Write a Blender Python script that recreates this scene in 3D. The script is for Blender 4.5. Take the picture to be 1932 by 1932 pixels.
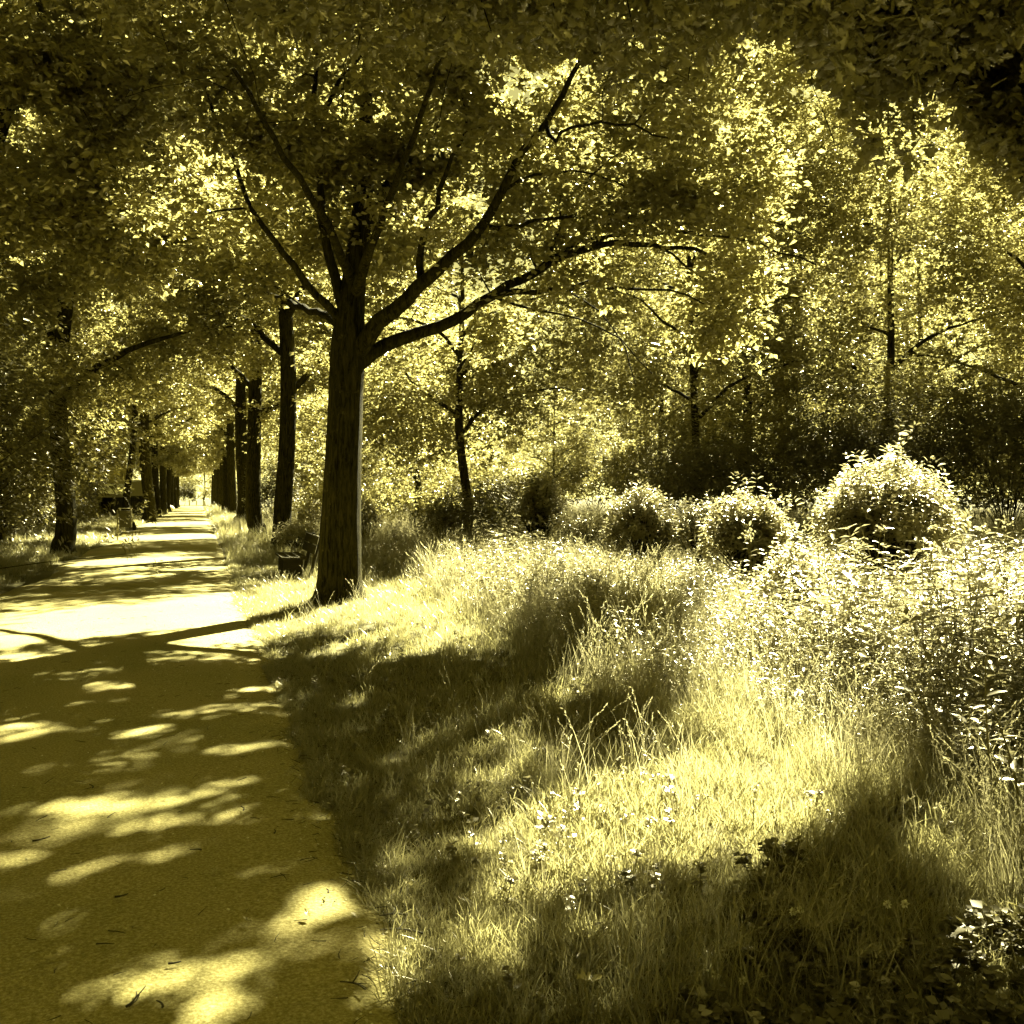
import bpy, math, random
import numpy as np
from mathutils import Vector, Matrix

for o in list(bpy.data.objects):
    bpy.data.objects.remove(o)
rng = np.random.default_rng(11)
random.seed(5)
scn = bpy.context.scene
COL = scn.collection
R = math.radians

# ------------------------------------------------------------------ camera, sky, sun, exposure
FPX = 1856.0                      # focal length for a picture 1932 wide
YAW = R(17.66)
PITCH = math.atan(28 / FPX)       # tilted down a little
CAM = np.array([0.0, 0.0, 1.6])
Rv = np.array([math.cos(YAW), -math.sin(YAW), 0.0])
Fh = np.array([math.sin(YAW), math.cos(YAW), 0.0])
Fv = Fh * math.cos(PITCH) + np.array([0, 0, -math.sin(PITCH)])
Uv = np.cross(Rv, Fv)

cam_d = bpy.data.cameras.new('camera')
cam_d.sensor_width = 36
cam_d.lens = 36 * FPX / 1932
cam_d.clip_start = 0.05
cam_d.clip_end = 2000
cam_o = bpy.data.objects.new('camera', cam_d)
COL.objects.link(cam_o)
M3 = Matrix(((Rv[0], Uv[0], -Fv[0]), (Rv[1], Uv[1], -Fv[1]), (Rv[2], Uv[2], -Fv[2])))
cam_o.matrix_world = Matrix.Translation(Vector(CAM)) @ M3.to_4x4()
scn.camera = cam_o

SUN_AZ = R(17.66 + 22)            # clockwise from the path's direction (+Y)
SUN_EL = R(39.5)
SUN = np.array([math.sin(SUN_AZ) * math.cos(SUN_EL), math.cos(SUN_AZ) * math.cos(SUN_EL), math.sin(SUN_EL)])
sd = bpy.data.lights.new('sun', 'SUN')
sd.energy = 5.0
sd.angle = R(0.53)
sd.color = (1.0, 0.945, 0.63)
so = bpy.data.objects.new('sun', sd)
COL.objects.link(so)
so.rotation_euler = Vector(SUN).to_track_quat('Z', 'Y').to_euler()

w = bpy.data.worlds.new('World')
scn.world = w
w.use_nodes = True
nt = w.node_tree
nt.nodes.clear()
sky = nt.nodes.new('ShaderNodeTexSky')
sky.sky_type = 'NISHITA'
sky.sun_disc = False
sky.sun_elevation = SUN_EL
sky.sun_rotation = SUN_AZ
sky.air_density = .15
sky.dust_density = .1
bw = nt.nodes.new('ShaderNodeRGBToBW')
mul = nt.nodes.new('ShaderNodeMix')
mul.data_type = 'RGBA'
mul.blend_type = 'MULTIPLY'
mul.inputs[0].default_value = 1
mul.inputs[7].default_value = (1.0, 0.91, 0.30, 1)     # the toning of the photograph
bg = nt.nodes.new('ShaderNodeBackground')
bg.inputs[1].default_value = 0.05
out = nt.nodes.new('ShaderNodeOutputWorld')
nt.links.new(sky.outputs[0], bw.inputs[0])
nt.links.new(bw.outputs[0], mul.inputs[6])
nt.links.new(mul.outputs[2], bg.inputs[0])
nt.links.new(bg.outputs[0], out.inputs[0])

scn.view_settings.view_transform = 'Standard'
scn.view_settings.look = 'None'
scn.view_settings.gamma = 1
scn.view_settings.use_curve_mapping = False
scn.view_settings.exposure = 3.65
scn.render.engine = 'CYCLES'
scn.cycles.max_bounces = 8
scn.cycles.diffuse_bounces = 1
scn.cycles.glossy_bounces = 2
scn.cycles.transmission_bounces = 4
scn.cycles.transparent_max_bounces = 4
scn.cycles.sample_clamp_indirect = 6


def ray(u, v):
    return Fv + (u - 966) / FPX * Rv + (966 - v) / FPX * Uv


def at(u, v, d):
    """point on the line of sight of a pixel of the 1932 wide picture, d metres deep"""
    return CAM + d * ray(u, v)


def foot(u, v):
    r = ray(u, v)
    return CAM + r * (1.6 / -r[2])


def to_px(P):
    q = P - CAM
    d = q @ Fv
    d = np.where(np.abs(d) < 1e-4, 1e-4, d)
    return 966 + FPX * (q @ Rv) / d, 966 - FPX * (q @ Uv) / d, d


# ------------------------------------------------------------------ small helpers
def unit(a):
    return a / np.maximum(np.linalg.norm(a, axis=-1, keepdims=True), 1e-9)


_wv = rng.normal(size=(14, 3))
_wp = rng.uniform(0, 6.28, 14)


def wob(P, scale, o=0):
    """smooth noise, about -1..1"""
    P = np.atleast_2d(P)
    s = np.zeros(len(P))
    for i in range(5):
        s += np.sin((P[:, :3] @ _wv[(i + o) % 14][:P.shape[1]]) / scale * (1 + .45 * i) + _wp[(i + 2 * o) % 14])
    return s / 3.0


def make_mesh(name, V, F, smooth=False):
    """V (n,3); F is a list of int arrays (m,3) and / or (m,4)"""
    if not isinstance(F, (list, tuple)):
        F = [F]
    F = [np.asarray(f, dtype=np.int32) for f in F if len(f)]
    me = bpy.data.meshes.new(name)
    me.vertices.add(len(V))
    me.vertices.foreach_set('co', np.asarray(V, dtype=np.float32).ravel())
    idx = np.concatenate([f.ravel() for f in F])
    sizes = np.concatenate([np.full(len(f), f.shape[1], dtype=np.int32) for f in F])
    starts = np.concatenate([[0], np.cumsum(sizes)[:-1]]).astype(np.int32)
    me.loops.add(len(idx))
    me.loops.foreach_set('vertex_index', idx)
    me.polygons.add(len(sizes))
    me.polygons.foreach_set('loop_start', starts)
    if smooth:
        me.polygons.foreach_set('use_smooth', np.ones(len(sizes), dtype=bool))
    me.update(calc_edges=True)
    return me


class MB:
    """collects shapes for one mesh"""
    def __init__(self):
        self.V, self.T, self.Q, self.n = [], [], [], 0

    def add(self, V, T=None, Q=None):
        V = np.asarray(V, float)
        if T is not None and len(T):
            self.T.append(np.asarray(T) + self.n)
        if Q is not None and len(Q):
            self.Q.append(np.asarray(Q) + self.n)
        self.V.append(V)
        self.n += len(V)

    def mesh(self, name, smooth=False, origin=(0, 0, 0)):
        V = np.concatenate(self.V) - np.asarray(origin, float)
        F = []
        if self.T:
            F.append(np.concatenate(self.T))
        if self.Q:
            F.append(np.concatenate(self.Q))
        return make_mesh(name, V, F, smooth)

    def box(self, c, s, rot=None, bevel=0.0):
        c, s = np.asarray(c, float), np.asarray(s, float) / 2
        b = min(bevel, s.min() * .9)
        if b <= 0:
            V = np.array([[x, y, z] for x in (-1, 1) for y in (-1, 1) for z in (-1, 1)], float) * s
            Q = [[0, 1, 3, 2], [4, 6, 7, 5], [0, 4, 5, 1], [2, 3, 7, 6], [0, 2, 6, 4], [1, 5, 7, 3]]
            T = []
        else:
            V, Q, T = [], [], []
            key = {}
            for x in (-1, 1):
                for y in (-1, 1):
                    for z in (-1, 1):
                        for ax in range(3):
                            p = np.array([x, y, z], float) * (s - b)
                            p[ax] = [x, y, z][ax] * s[ax]
                            key[(x, y, z, ax)] = len(V)
                            V.append(p)
                        T.append([key[(x, y, z, 0)], key[(x, y, z, 1)], key[(x, y, z, 2)]])
            for ax in range(3):
                a, c2 = (ax + 1) % 3, (ax + 2) % 3
                for sg in (-1, 1):
                    q = []
                    for (i, j) in ((-1, -1), (1, -1), (1, 1), (-1, 1)):
                        k = [0, 0, 0]
                        k[ax], k[a], k[c2] = sg, i, j
                        q.append(key[(*k, ax)])
                    Q.append(q)
                for i in (-1, 1):
                    for j in (-1, 1):
                        q = []
                        for (e, f) in ((-1, a), (1, a), (1, c2), (-1, c2)):
                            k = [0, 0, 0]
                            k[ax], k[a], k[c2] = e, i, j
                            q.append(key[(*k, f)])
                        Q.append(q)
            V = np.array(V)
        if rot is not None:
            V = V @ np.asarray(rot, float).T
        self.add(V + c, T, Q)

    def tube(self, P, Rr, sides=6, cap=True, ridge=0.0):
        P = np.asarray(P, float)
        Rr = np.asarray(Rr, float)
        n = len(P)
        T = unit(np.gradient(P, axis=0))
        ref = np.array([0.31, 0.95, 0.02]) if abs(T[0, 2]) > .6 else np.array([0.02, 0.05, 1.0])
        A = unit(np.cross(T, ref))
        B = np.cross(T, A)
        th = np.arange(sides) / sides * 2 * np.pi
        rr = Rr[:, None] * np.ones(sides)
        if ridge:
            for k in range(n):
                rr[k] *= 1 + ridge * (np.sin(th * 5 + P[k, 2] * .7 + 1) * .5 + np.sin(th * 9 - P[k, 2] * 1.3) * .3 + rng.normal(size=sides) * .25)
        V = P[:, None, :] + rr[..., None] * (np.cos(th)[None, :, None] * A[:, None, :] + np.sin(th)[None, :, None] * B[:, None, :])
        V = V.reshape(-1, 3)
        i = np.arange(n - 1)[:, None] * sides
        j = np.arange(sides)[None, :]
        j2 = (j + 1) % sides
        Q = np.stack([i + j, i + j2, i + sides + j2, i + sides + j], -1).reshape(-1, 4)
        T3 = []
        if cap:
            V = np.concatenate([V, P[-1:] + T[-1:] * Rr[-1] * .5])
            e = (n - 1) * sides
            T3 = [[e + k, e + (k + 1) % sides, n * sides] for k in range(sides)]
        self.add(V, T3, Q)


def spline(pts, rad, step=0.35):
    """Catmull-Rom through the points, resampled about every step metres"""
    P = np.asarray(pts, float)
    r = np.asarray(rad, float)
    Pe = np.concatenate([[2 * P[0] - P[1]], P, [2 * P[-1] - P[-2]]])
    o, ro = [], []
    for k in range(len(P) - 1):
        p0, p1, p2, p3 = Pe[k:k + 4]
        m = max(2, int(np.linalg.norm(p2 - p1) / step))
        for t in np.arange(m) / m:
            o.append(.5 * (2 * p1 + (p2 - p0) * t + (2 * p0 - 5 * p1 + 4 * p2 - p3) * t * t + (3 * p1 - p0 - 3 * p2 + p3) * t ** 3))
            ro.append(r[k] * (1 - t) + r[k + 1] * t)
    o.append(P[-1])
    ro.append(r[-1])
    return np.array(o), np.array(ro)


def empty(name, loc, label, cat, group=None):
    o = bpy.data.objects.new(name, None)
    o.empty_display_size = .2
    COL.objects.link(o)
    o.location = [float(c) for c in loc]
    o['label'] = label
    o['category'] = cat
    if group:
        o['group'] = group
    return o


def obj(name, me, mat, parent=None, kind=None, label=None, cat=None, group=None, loc=None):
    o = bpy.data.objects.new(name, me)
    COL.objects.link(o)
    if mat is not None and len(me.materials) == 0:
        me.materials.append(mat)
    if parent is not None:
        o.parent = parent
    if loc is not None:
        o.location = [float(c) for c in loc]
    for k, v in (('kind', kind), ('label', label), ('category', cat), ('group', group)):
        if v:
            o[k] = v
    return o


def copy_tree(o, loc, rz, label, scale=1.0, group=None):
    r = o.copy()
    COL.objects.link(r)
    r.location = [float(c) for c in loc]
    r.rotation_euler = (0, 0, rz)
    r.scale = (scale,) * 3
    r['label'] = label
    if group:
        r['group'] = group
    for ch in list(o.children):
        c = ch.copy()
        COL.objects.link(c)
        c.parent = r
        for g in list(ch.children):
            d = g.copy()
            COL.objects.link(d)
            d.parent = c
    return r


# ------------------------------------------------------------------ materials
def new_mat(name):
    m = bpy.data.materials.new(name)
    m.use_nodes = True
    t = m.node_tree
    t.nodes.clear()
    o = t.nodes.new('ShaderNodeOutputMaterial')
    return m, t, o


def N(t, kind, **kw):
    n = t.nodes.new(kind)
    for k, v in kw.items():
        setattr(n, k, v)
    return n


def ramp(t, fac, stops):
    r = N(t, 'ShaderNodeValToRGB')
    e = r.color_ramp.elements
    while len(e) < len(stops):
        e.new(0.5)
    for el, (p, c) in zip(e, stops):
        el.position = p
        el.color = (c[0], min(1, c[1] * 1.035), c[2], 1)
    t.links.new(fac, r.inputs[0])
    return r.outputs[0]


def leaf_mat(name, dark, light, trans, tmix=.5, gloss=.06, rough=.38):
    """thin leaf: diffuse + light coming through + a waxy sheen; every leaf its own shade of the colour"""
    m, t, o = new_mat(name)
    g = N(t, 'ShaderNodeNewGeometry')
    c = ramp(t, g.outputs['Random Per Island'], [(0, dark), (.7, light), (1, tuple(min(1, x * 1.35) for x in light))])
    tc = ramp(t, g.outputs['Random Per Island'], [(0, tuple(x * .75 for x in trans)), (1, tuple(min(1, x * 1.2) for x in trans))])
    d = N(t, 'ShaderNodeBsdfDiffuse')
    tr = N(t, 'ShaderNodeBsdfTranslucent')
    gl = N(t, 'ShaderNodeBsdfGlossy')
    gl.inputs['Roughness'].default_value = rough
    gl.inputs['Color'].default_value = (1, .95, .75, 1)
    t.links.new(c, d.inputs[0])
    t.links.new(tc, tr.inputs[0])
    m1 = N(t, 'ShaderNodeMixShader')
    m1.inputs[0].default_value = tmix
    t.links.new(d.outputs[0], m1.inputs[1])
    t.links.new(tr.outputs[0], m1.inputs[2])
    m2 = N(t, 'ShaderNodeMixShader')
    m2.inputs[0].default_value = gloss
    t.links.new(m1.outputs[0], m2.inputs[1])
    t.links.new(gl.outputs[0], m2.inputs[2])
    t.links.new(m2.outputs[0], o.inputs[0])
    return m


def rough_mat(name, stops, scale=8, detail=6, bump=.3, bscale=None, rough=.85, stretch=(1, 1, 1), dist=.02, spec=.3):
    m, t, o = new_mat(name)
    tc = N(t, 'ShaderNodeTexCoord')
    mp = N(t, 'ShaderNodeMapping')
    mp.inputs['Scale'].default_value = stretch
    t.links.new(tc.outputs['Object'], mp.inputs[0])
    n1 = N(t, 'ShaderNodeTexNoise')
    n1.inputs['Scale'].default_value = scale
    n1.inputs['Detail'].default_value = detail
    n1.inputs['Roughness'].default_value = .65
    t.links.new(mp.outputs[0], n1.inputs['Vector'])
    c = ramp(t, n1.outputs[0], stops)
    b = N(t, 'ShaderNodeBsdfPrincipled')
    b.inputs['Roughness'].default_value = rough
    b.inputs['Specular IOR Level'].default_value = spec
    t.links.new(c, b.inputs['Base Color'])
    n2 = N(t, 'ShaderNodeTexNoise')
    n2.inputs['Scale'].default_value = bscale or scale * 2
    n2.inputs['Detail'].default_value = 5
    t.links.new(mp.outputs[0], n2.inputs['Vector'])
    bp = N(t, 'ShaderNodeBump')
    bp.inputs['Strength'].default_value = bump
    bp.inputs['Distance'].default_value = dist
    t.links.new(n2.outputs[0], bp.inputs['Height'])
    t.links.new(bp.outputs[0], b.inputs['Normal'])
    t.links.new(b.outputs[0], o.inputs[0])
    return m


LEAF_OAK = leaf_mat('oak_leaf', (.036, .031, .005), (.08, .068, .013), (.42, .37, .14), .53, .10, .26)
LEAF_WOOD = leaf_mat('wood_leaf', (.04, .034, .005), (.085, .072, .013), (.42, .37, .14), .53, .10, .26)
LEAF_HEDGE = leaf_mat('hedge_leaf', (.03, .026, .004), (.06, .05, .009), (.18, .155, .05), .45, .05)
LEAF_SHRUB = leaf_mat('shrub_leaf', (.06, .051, .012), (.11, .095, .028), (.42, .37, .19), .5, .12, .3)
LEAF_HERB = leaf_mat('herb_leaf', (.04, .034, .008), (.10, .086, .028), (.29, .255, .13), .45, .10, .30)
GRASS = leaf_mat('grass_blade', (.05, .043, .006), (.09, .077, .02), (.38, .34, .15), .5, .09, .3)
DRYGRASS = leaf_mat('meadow_grass_blade', (.10, .085, .014), (.15, .13, .045), (.36, .32, .17), .5, .08)
FLOWER = leaf_mat('flower_petal', (.55, .50, .30), (.7, .65, .42), (.6, .55, .3), .3, .02)
STEM = leaf_mat('stem_skin', (.10, .085, .015), (.16, .135, .03), (.2, .17, .05), .2, .05)
SOIL = rough_mat('soil', [(.3, (.045, .038, .007)), (.55, (.085, .072, .014)), (.75, (.13, .11, .028))], 5, 10, .6, 30, .95)
WOOD = rough_mat('weathered_wood', [(.3, (.035, .029, .007)), (.6, (.06, .05, .013)), (.8, (.09, .076, .022))], 9, 6, .4, 40, .8, (1, 1, 8))
PALEWOOD = rough_mat('pale_boards', [(.3, (.30, .26, .10)), (.7, (.42, .37, .16))], 7, 6, .3, 30, .75, (1, 1, 6))
WHITEPAINT = rough_mat('white_paint', [(.3, (.72, .68, .48)), (.7, (.82, .78, .58))], 5, 5, .1, 30, .6)
ROOFTILE = rough_mat('roof_tile', [(.3, (.16, .135, .04)), (.7, (.26, .22, .07))], 12, 6, .4, 50, .8)
DARKBOARD = rough_mat('dark_boards', [(.3, (.030, .025, .006)), (.7, (.055, .046, .012))], 9, 6, .4, 40, .85, (1, 1, 6))
METAL = rough_mat('green_painted_metal', [(.3, (.035, .030, .006)), (.7, (.055, .046, .010))], 20, 4, .05, 60, .4, spec=.5)
STEEL = rough_mat('galvanised_steel', [(.3, (.35, .31, .16)), (.7, (.45, .40, .22))], 20, 4, .05, 60, .4, spec=.6)
TWIGM = rough_mat('dead_twig', [(.3, (.02, .017, .004)), (.7, (.05, .042, .012))], 30, 4, .4, 90, .9)
STONE = rough_mat('pale_stone', [(.3, (.5, .45, .25)), (.7, (.62, .56, .34))], 8, 6, .4, 30, .85)


def bark_mat():
    m, t, o = new_mat('oak_bark')
    tc = N(t, 'ShaderNodeTexCoord')
    mp = N(t, 'ShaderNodeMapping')
    mp.inputs['Scale'].default_value = (1, 1, .16)
    t.links.new(tc.outputs['Object'], mp.inputs[0])
    vo = N(t, 'ShaderNodeTexNoise')
    vo.inputs['Scale'].default_value = 22
    vo.inputs['Detail'].default_value = 8
    vo.inputs['Roughness'].default_value = .7
    vo.inputs['Distortion'].default_value = .6
    t.links.new(mp.outputs[0], vo.inputs['Vector'])
    c = ramp(t, vo.outputs[0], [(.36, (.006, .005, .001)), (.5, (.027, .023, .005)), (.68, (.06, .05, .015))])
    lich = N(t, 'ShaderNodeTexNoise')
    lich.inputs['Scale'].default_value = 7
    lich.inputs['Detail'].default_value = 9
    lich.inputs['Roughness'].default_value = .75
    t.links.new(tc.outputs['Object'], lich.inputs['Vector'])
    lm = ramp(t, lich.outputs[0], [(.60, (0, 0, 0)), (.68, (1, 1, 1))])
    mx = N(t, 'ShaderNodeMix', data_type='RGBA')
    t.links.new(lm, mx.inputs[0])
    t.links.new(c, mx.inputs[6])
    mx.inputs[7].default_value = (.085, .072, .022, 1)
    b = N(t, 'ShaderNodeBsdfPrincipled')
    b.inputs['Roughness'].default_value = .9
    b.inputs['Specular IOR Level'].default_value = .04
    t.links.new(mx.outputs[2], b.inputs['Base Color'])
    bp = N(t, 'ShaderNodeBump')
    bp.inputs['Strength'].default_value = .9
    bp.inputs['Distance'].default_value = .035
    t.links.new(vo.outputs[0], bp.inputs['Height'])
    t.links.new(bp.outputs[0], b.inputs['Normal'])
    t.links.new(b.outputs[0], o.inputs[0])
    return m


BARK = bark_mat()


def path_mat():
    m, t, o = new_mat('sandy_gravel')
    tc = N(t, 'ShaderNodeTexCoord')
    big = N(t, 'ShaderNodeTexNoise')
    big.inputs['Scale'].default_value = .8
    big.inputs['Detail'].default_value = 6
    t.links.new(tc.outputs['Object'], big.inputs['Vector'])
    fine = N(t, 'ShaderNodeTexNoise')
    fine.inputs['Scale'].default_value = 75
    fine.inputs['Detail'].default_value = 6
    fine.inputs['Roughness'].default_value = .75
    t.links.new(tc.outputs['Object'], fine.inputs['Vector'])
    c1 = ramp(t, fine.outputs[0], [(.30, (.11, .095, .022)), (.5, (.25, .215, .068)), (.68, (.43, .385, .17))])
    c2 = ramp(t, big.outputs[0], [(.3, (.78, .76, .7)), (.7, (1.05, 1.05, 1.05))])
    mx = N(t, 'ShaderNodeMix', data_type='RGBA', blend_type='MULTIPLY')
    mx.inputs[0].default_value = 1
    t.links.new(c1, mx.inputs[6])
    t.links.new(c2, mx.inputs[7])
    sp = N(t, 'ShaderNodeTexVoronoi')
    sp.inputs['Scale'].default_value = 55
    t.links.new(tc.outputs['Object'], sp.inputs['Vector'])
    b = N(t, 'ShaderNodeBsdfPrincipled')
    b.inputs['Roughness'].default_value = .9
    b.inputs['Specular IOR Level'].default_value = .2
    t.links.new(mx.outputs[2], b.inputs['Base Color'])
    ad = N(t, 'ShaderNodeMath', operation='ADD')
    t.links.new(fine.outputs[0], ad.inputs[0])
    t.links.new(sp.outputs[0], ad.inputs[1])
    bp = N(t, 'ShaderNodeBump')
    bp.inputs['Strength'].default_value = .5
    bp.inputs['Distance'].default_value = .008
    t.links.new(ad.outputs[0], bp.inputs['Height'])
    t.links.new(bp.outputs[0], b.inputs['Normal'])
    t.links.new(b.outputs[0], o.inputs[0])
    return m


PATHM = path_mat()

# ------------------------------------------------------------------ ground and path
PL, PR = -3.15, 0.72                                  # path edges
DM = 14.4                                             # depth of the big oak
MAIN = (CAM + Fh * DM + Rv * ((641 - 966) / FPX * DM))[:2]


def edge_r(y):
    y = np.asarray(y, float)
    return PR + .025 * np.sin(y * 1.9) + .04 * np.sin(y * .63 + 1) + .03 * np.sin(y * 5.1 + 2)


def edge_l(y):
    y = np.asarray(y, float)
    return PL + .10 * np.sin(y * .9 + .5) + .08 * np.sin(y * .37) + .03 * np.sin(y * 4.1)


def sstep(a, b, x):
    t = np.clip((x - a) / (b - a), 0, 1)
    return t * t * (3 - 2 * t)


def ground_z(x, y):
    x, y = np.asarray(x, float), np.asarray(y, float)
    z = .10 * sstep(PR + .1, PR + 2.2, x) + .12 * sstep(4, 14, x) + .08 * sstep(-PL + .1, -PL + 2, -x)
    near = sstep(PR - .1, PR + .5, x) + sstep(-PL - .1, -PL + .5, -x)
    P = np.stack([x.ravel(), y.ravel(), 0 * x.ravel()], -1)
    z = z + near * (.035 * wob(P, 1.6, 1) + .05 * wob(P, 6, 3)).reshape(x.shape)
    z = z + .05 * np.exp(-((x - MAIN[0]) ** 2 + (y - MAIN[1]) ** 2) / 1.2)
    return z


xs = np.concatenate([[-600, -300, -150, -80, -50, -35, -26], np.arange(-20, -4, .8), np.arange(-4, 6, .25), np.arange(6, 30, .6), [32, 36, 42, 55, 80, 150, 300, 600]])
ys = np.concatenate([[-300, -120, -60, -30, -16], np.arange(-8, 24, .3), np.arange(24, 60, 1), np.arange(60, 200, 4), [220, 260, 320, 420, 600, 800]])
gx, gy = np.meshgrid(xs, ys)
gz = ground_z(gx, gy)
inside = (gx > edge_l(gy) + .12) & (gx < edge_r(gy) - .12) & (gy < 190)
gz = np.where(inside, gz - .06, gz)
nx = len(xs)
ii = (np.arange(len(ys) - 1)[:, None] * nx + np.arange(nx - 1)[None, :]).ravel()
obj('ground', make_mesh('ground', np.stack([gx.ravel(), gy.ravel(), gz.ravel()], -1), np.stack([ii, ii + 1, ii + nx + 1, ii + nx], -1), True), SOIL, kind='structure')

py = np.concatenate([np.arange(-10, 30, .12), np.arange(30, 190, 1.0)])
tt = np.linspace(0, 1, 15)
pl, pr = edge_l(py) - .05, edge_r(py) + .05
X = pl[:, None] * (1 - tt) + pr[:, None] * tt
Y = py[:, None] * np.ones(15)
Z = .035 * (1 - (2 * tt - 1) ** 2)[None, :] + np.zeros_like(X) + .004
Z = Z + (.006 * wob(np.stack([X.ravel(), Y.ravel(), 0 * X.ravel()], -1), .8, 2)).reshape(X.shape)
Z[:, 0] -= .05
Z[:, -1] -= .05
ii = (np.arange(len(py) - 1)[:, None] * 15 + np.arange(14)[None, :]).ravel()
obj('path', make_mesh('path', np.stack([X.ravel(), Y.ravel(), Z.ravel()], -1), np.stack([ii, ii + 1, ii + 16, ii + 15], -1), True), PATHM, kind='structure')


def gpt(u, v):
    p = foot(u, v)
    return np.array([p[0], p[1], float(ground_z(p[0], p[1]))])


# ------------------------------------------------------------------ where the crowns are open to the sun
# (ground spots of sunlight: u0,v0 - u1,v1, half height; leaves of the crowns that would shade them are absent)
SPOTS = [
    (-40, 1208, 300, 1160, 24), (150, 1188, 470, 1128, 27), (-40, 1242, 60, 1236, 5),
    (120, 1064, 470, 1047, 6), (180, 1024, 470, 1007, 4), (0, 1050, 190, 1022, 5), (200, 1090, 330, 1082, 3), (300, 1075, 450, 1066, 3),
    (300, 974, 430, 969, 3), (310, 958, 420, 955, 2), (290, 990, 420, 988, 1.5),
    (540, 1700, 670, 1668, 30), (680, 1840, 790, 1818, 30), (150, 1890, 380, 1825, 22), (280, 1935, 480, 1875, 22), (40, 1750, 160, 1722, 16),
    (0, 1535, 230, 1490, 9), (110, 1535, 330, 1503, 13), (310, 1505, 480, 1455, 9), (-20, 1398, 130, 1376, 7), (200, 1390, 330, 1362, 8),
    (360, 1425, 590, 1376, 9), (335, 1592, 412, 1578, 8), (480, 1545, 640, 1495, 9), (400, 1304, 550, 1283, 6), (130, 1302, 330, 1293, 4), (100, 1330, 300, 1318, 3),
    (270, 1350, 500, 1330, 4), (-20, 1620, 60, 1610, 7), (150, 1660, 260, 1640, 6), (260, 1730, 320, 1710, 8), (560, 1930, 680, 1880, 12), (720, 1932, 800, 1900, 16),
    (480, 1122, 625, 1092, 24), (560, 1230, 760, 1195, 7), (620, 1330, 700, 1310, 8), (700, 1250, 850, 1230, 8),
    (640, 1480, 700, 1460, 12), (700, 1620, 790, 1600, 22), (720, 1690, 800, 1740, 40), (840, 1595, 1150, 1520, 30),
    (1000, 1560, 1300, 1480, 46), (1250, 1490, 1640, 1440, 60), (1150, 1620, 1550, 1560, 40), (900, 1650, 1200, 1620, 26), (850, 1760, 1000, 1800, 30),
    (1000, 1340, 1250, 1320, 16), (840, 1420, 1000, 1380, 12), (1840, 1900, 1980, 1800, 60), (1760, 1920, 1960, 1890, 40), (960, 1880, 1040, 1860, 22),
    (640, 1010, 900, 1000, 22), (430, 1000, 500, 995, 5),
]
MEADOW = np.array([(1150, 930), (2300, 900), (2300, 1560), (1850, 1490), (1640, 1540), (1300, 1570), (1060, 1640), (990, 1570), (1260, 1450), (1230, 1300), (1280, 1150), (1050, 1060), (760, 1030), (740, 950)], float)


SOFT = [(180, 1565, 500, 1525, 12), (420, 1645, 620, 1595, 14), (-40, 1700, 120, 1655, 12), (100, 1645, 350, 1600, 14), (560, 1785, 770, 1735, 16), (440, 1750, 650, 1700, 16),
        (600, 1895, 770, 1850, 16), (380, 1835, 600, 1785, 16), (0, 1830, 140, 1800, 14), (0, 1460, 200, 1430, 8), (150, 1440, 420, 1400, 7), (250, 1345, 560, 1312, 5),
        (-40, 1300, 200, 1290, 4), (550, 1440, 640, 1420, 7), (700, 1420, 1000, 1330, 20), (600, 1380, 760, 1340, 10), (860, 1480, 1050, 1440, 18), (700, 1540, 900, 1500, 14),
        (1050, 1760, 1300, 1720, 20), (1300, 1700, 1500, 1640, 22), (1250, 1880, 1400, 1830, 20), (1700, 1640, 1932, 1600, 40), (1760, 1740, 1960, 1670, 60), (1500, 1880, 1640, 1840, 16), (1100, 1850, 1240, 1800, 22), (1420, 1600, 1560, 1560, 30), (620, 1560, 700, 1540, 10)]


def in_poly(u, v, poly):
    res = np.zeros(len(u), bool)
    for k in range(len(poly)):
        (x0, y0), (x1, y1) = poly[k], poly[(k + 1) % len(poly)]
        c = ((y0 > v) != (y1 > v)) & (u < (x1 - x0) * (v - y0) / (y1 - y0 + 1e-9) + x0)
        res ^= c
    return res


def open_to_sun(P):
    """1 where the shade of a leaf at P would fall on one of the sunlit spots"""
    t = P[:, 2] / SUN[2]
    G = P - t[:, None] * SUN
    G[:, 2] = 0.05
    u, v, d = to_px(G)
    ok = d > .5
    u = u + 10 * wob(G, .25, 4)
    v = v + (2 + 42 / np.maximum(d, 1)) * .35 * wob(G, .28, 6) + rng.normal(size=len(P)) * (1 + 12 / np.maximum(d, 1))
    res = np.zeros(len(P), bool)
    soft = rng.random(len(P)) < .6
    for k, (u0, v0, u1, v1, h) in enumerate(SPOTS + SOFT):
        if v0 > 1600:
            h = h * 1.5
        elif 1250 < v0 < 1560 and u1 < 660:
            h = h * .8
        s = (u - u0) / (u1 - u0 if abs(u1 - u0) > 1 else 1)
        sc = np.clip(s, 0, 1)
        dv = (v - (v0 + (v1 - v0) * sc)) / h
        ex = np.maximum(np.abs(s - .5) - .5, 0) * abs(u1 - u0) / (h * 2)
        prof = np.sqrt(np.clip(1 - (2 * sc - 1) ** 4, 0.02, 1))
        hit = (np.abs(dv) < prof * .9) & (ex < .15)
        res |= hit & soft if k >= len(SPOTS) else hit
    res |= in_poly(u + 60 * wob(P, .6, 8) + rng.normal(size=len(P)) * 75, v + 14 * wob(P, .5, 3) + rng.normal(size=len(P)) * 22, MEADOW)
    return res & ok


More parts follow.
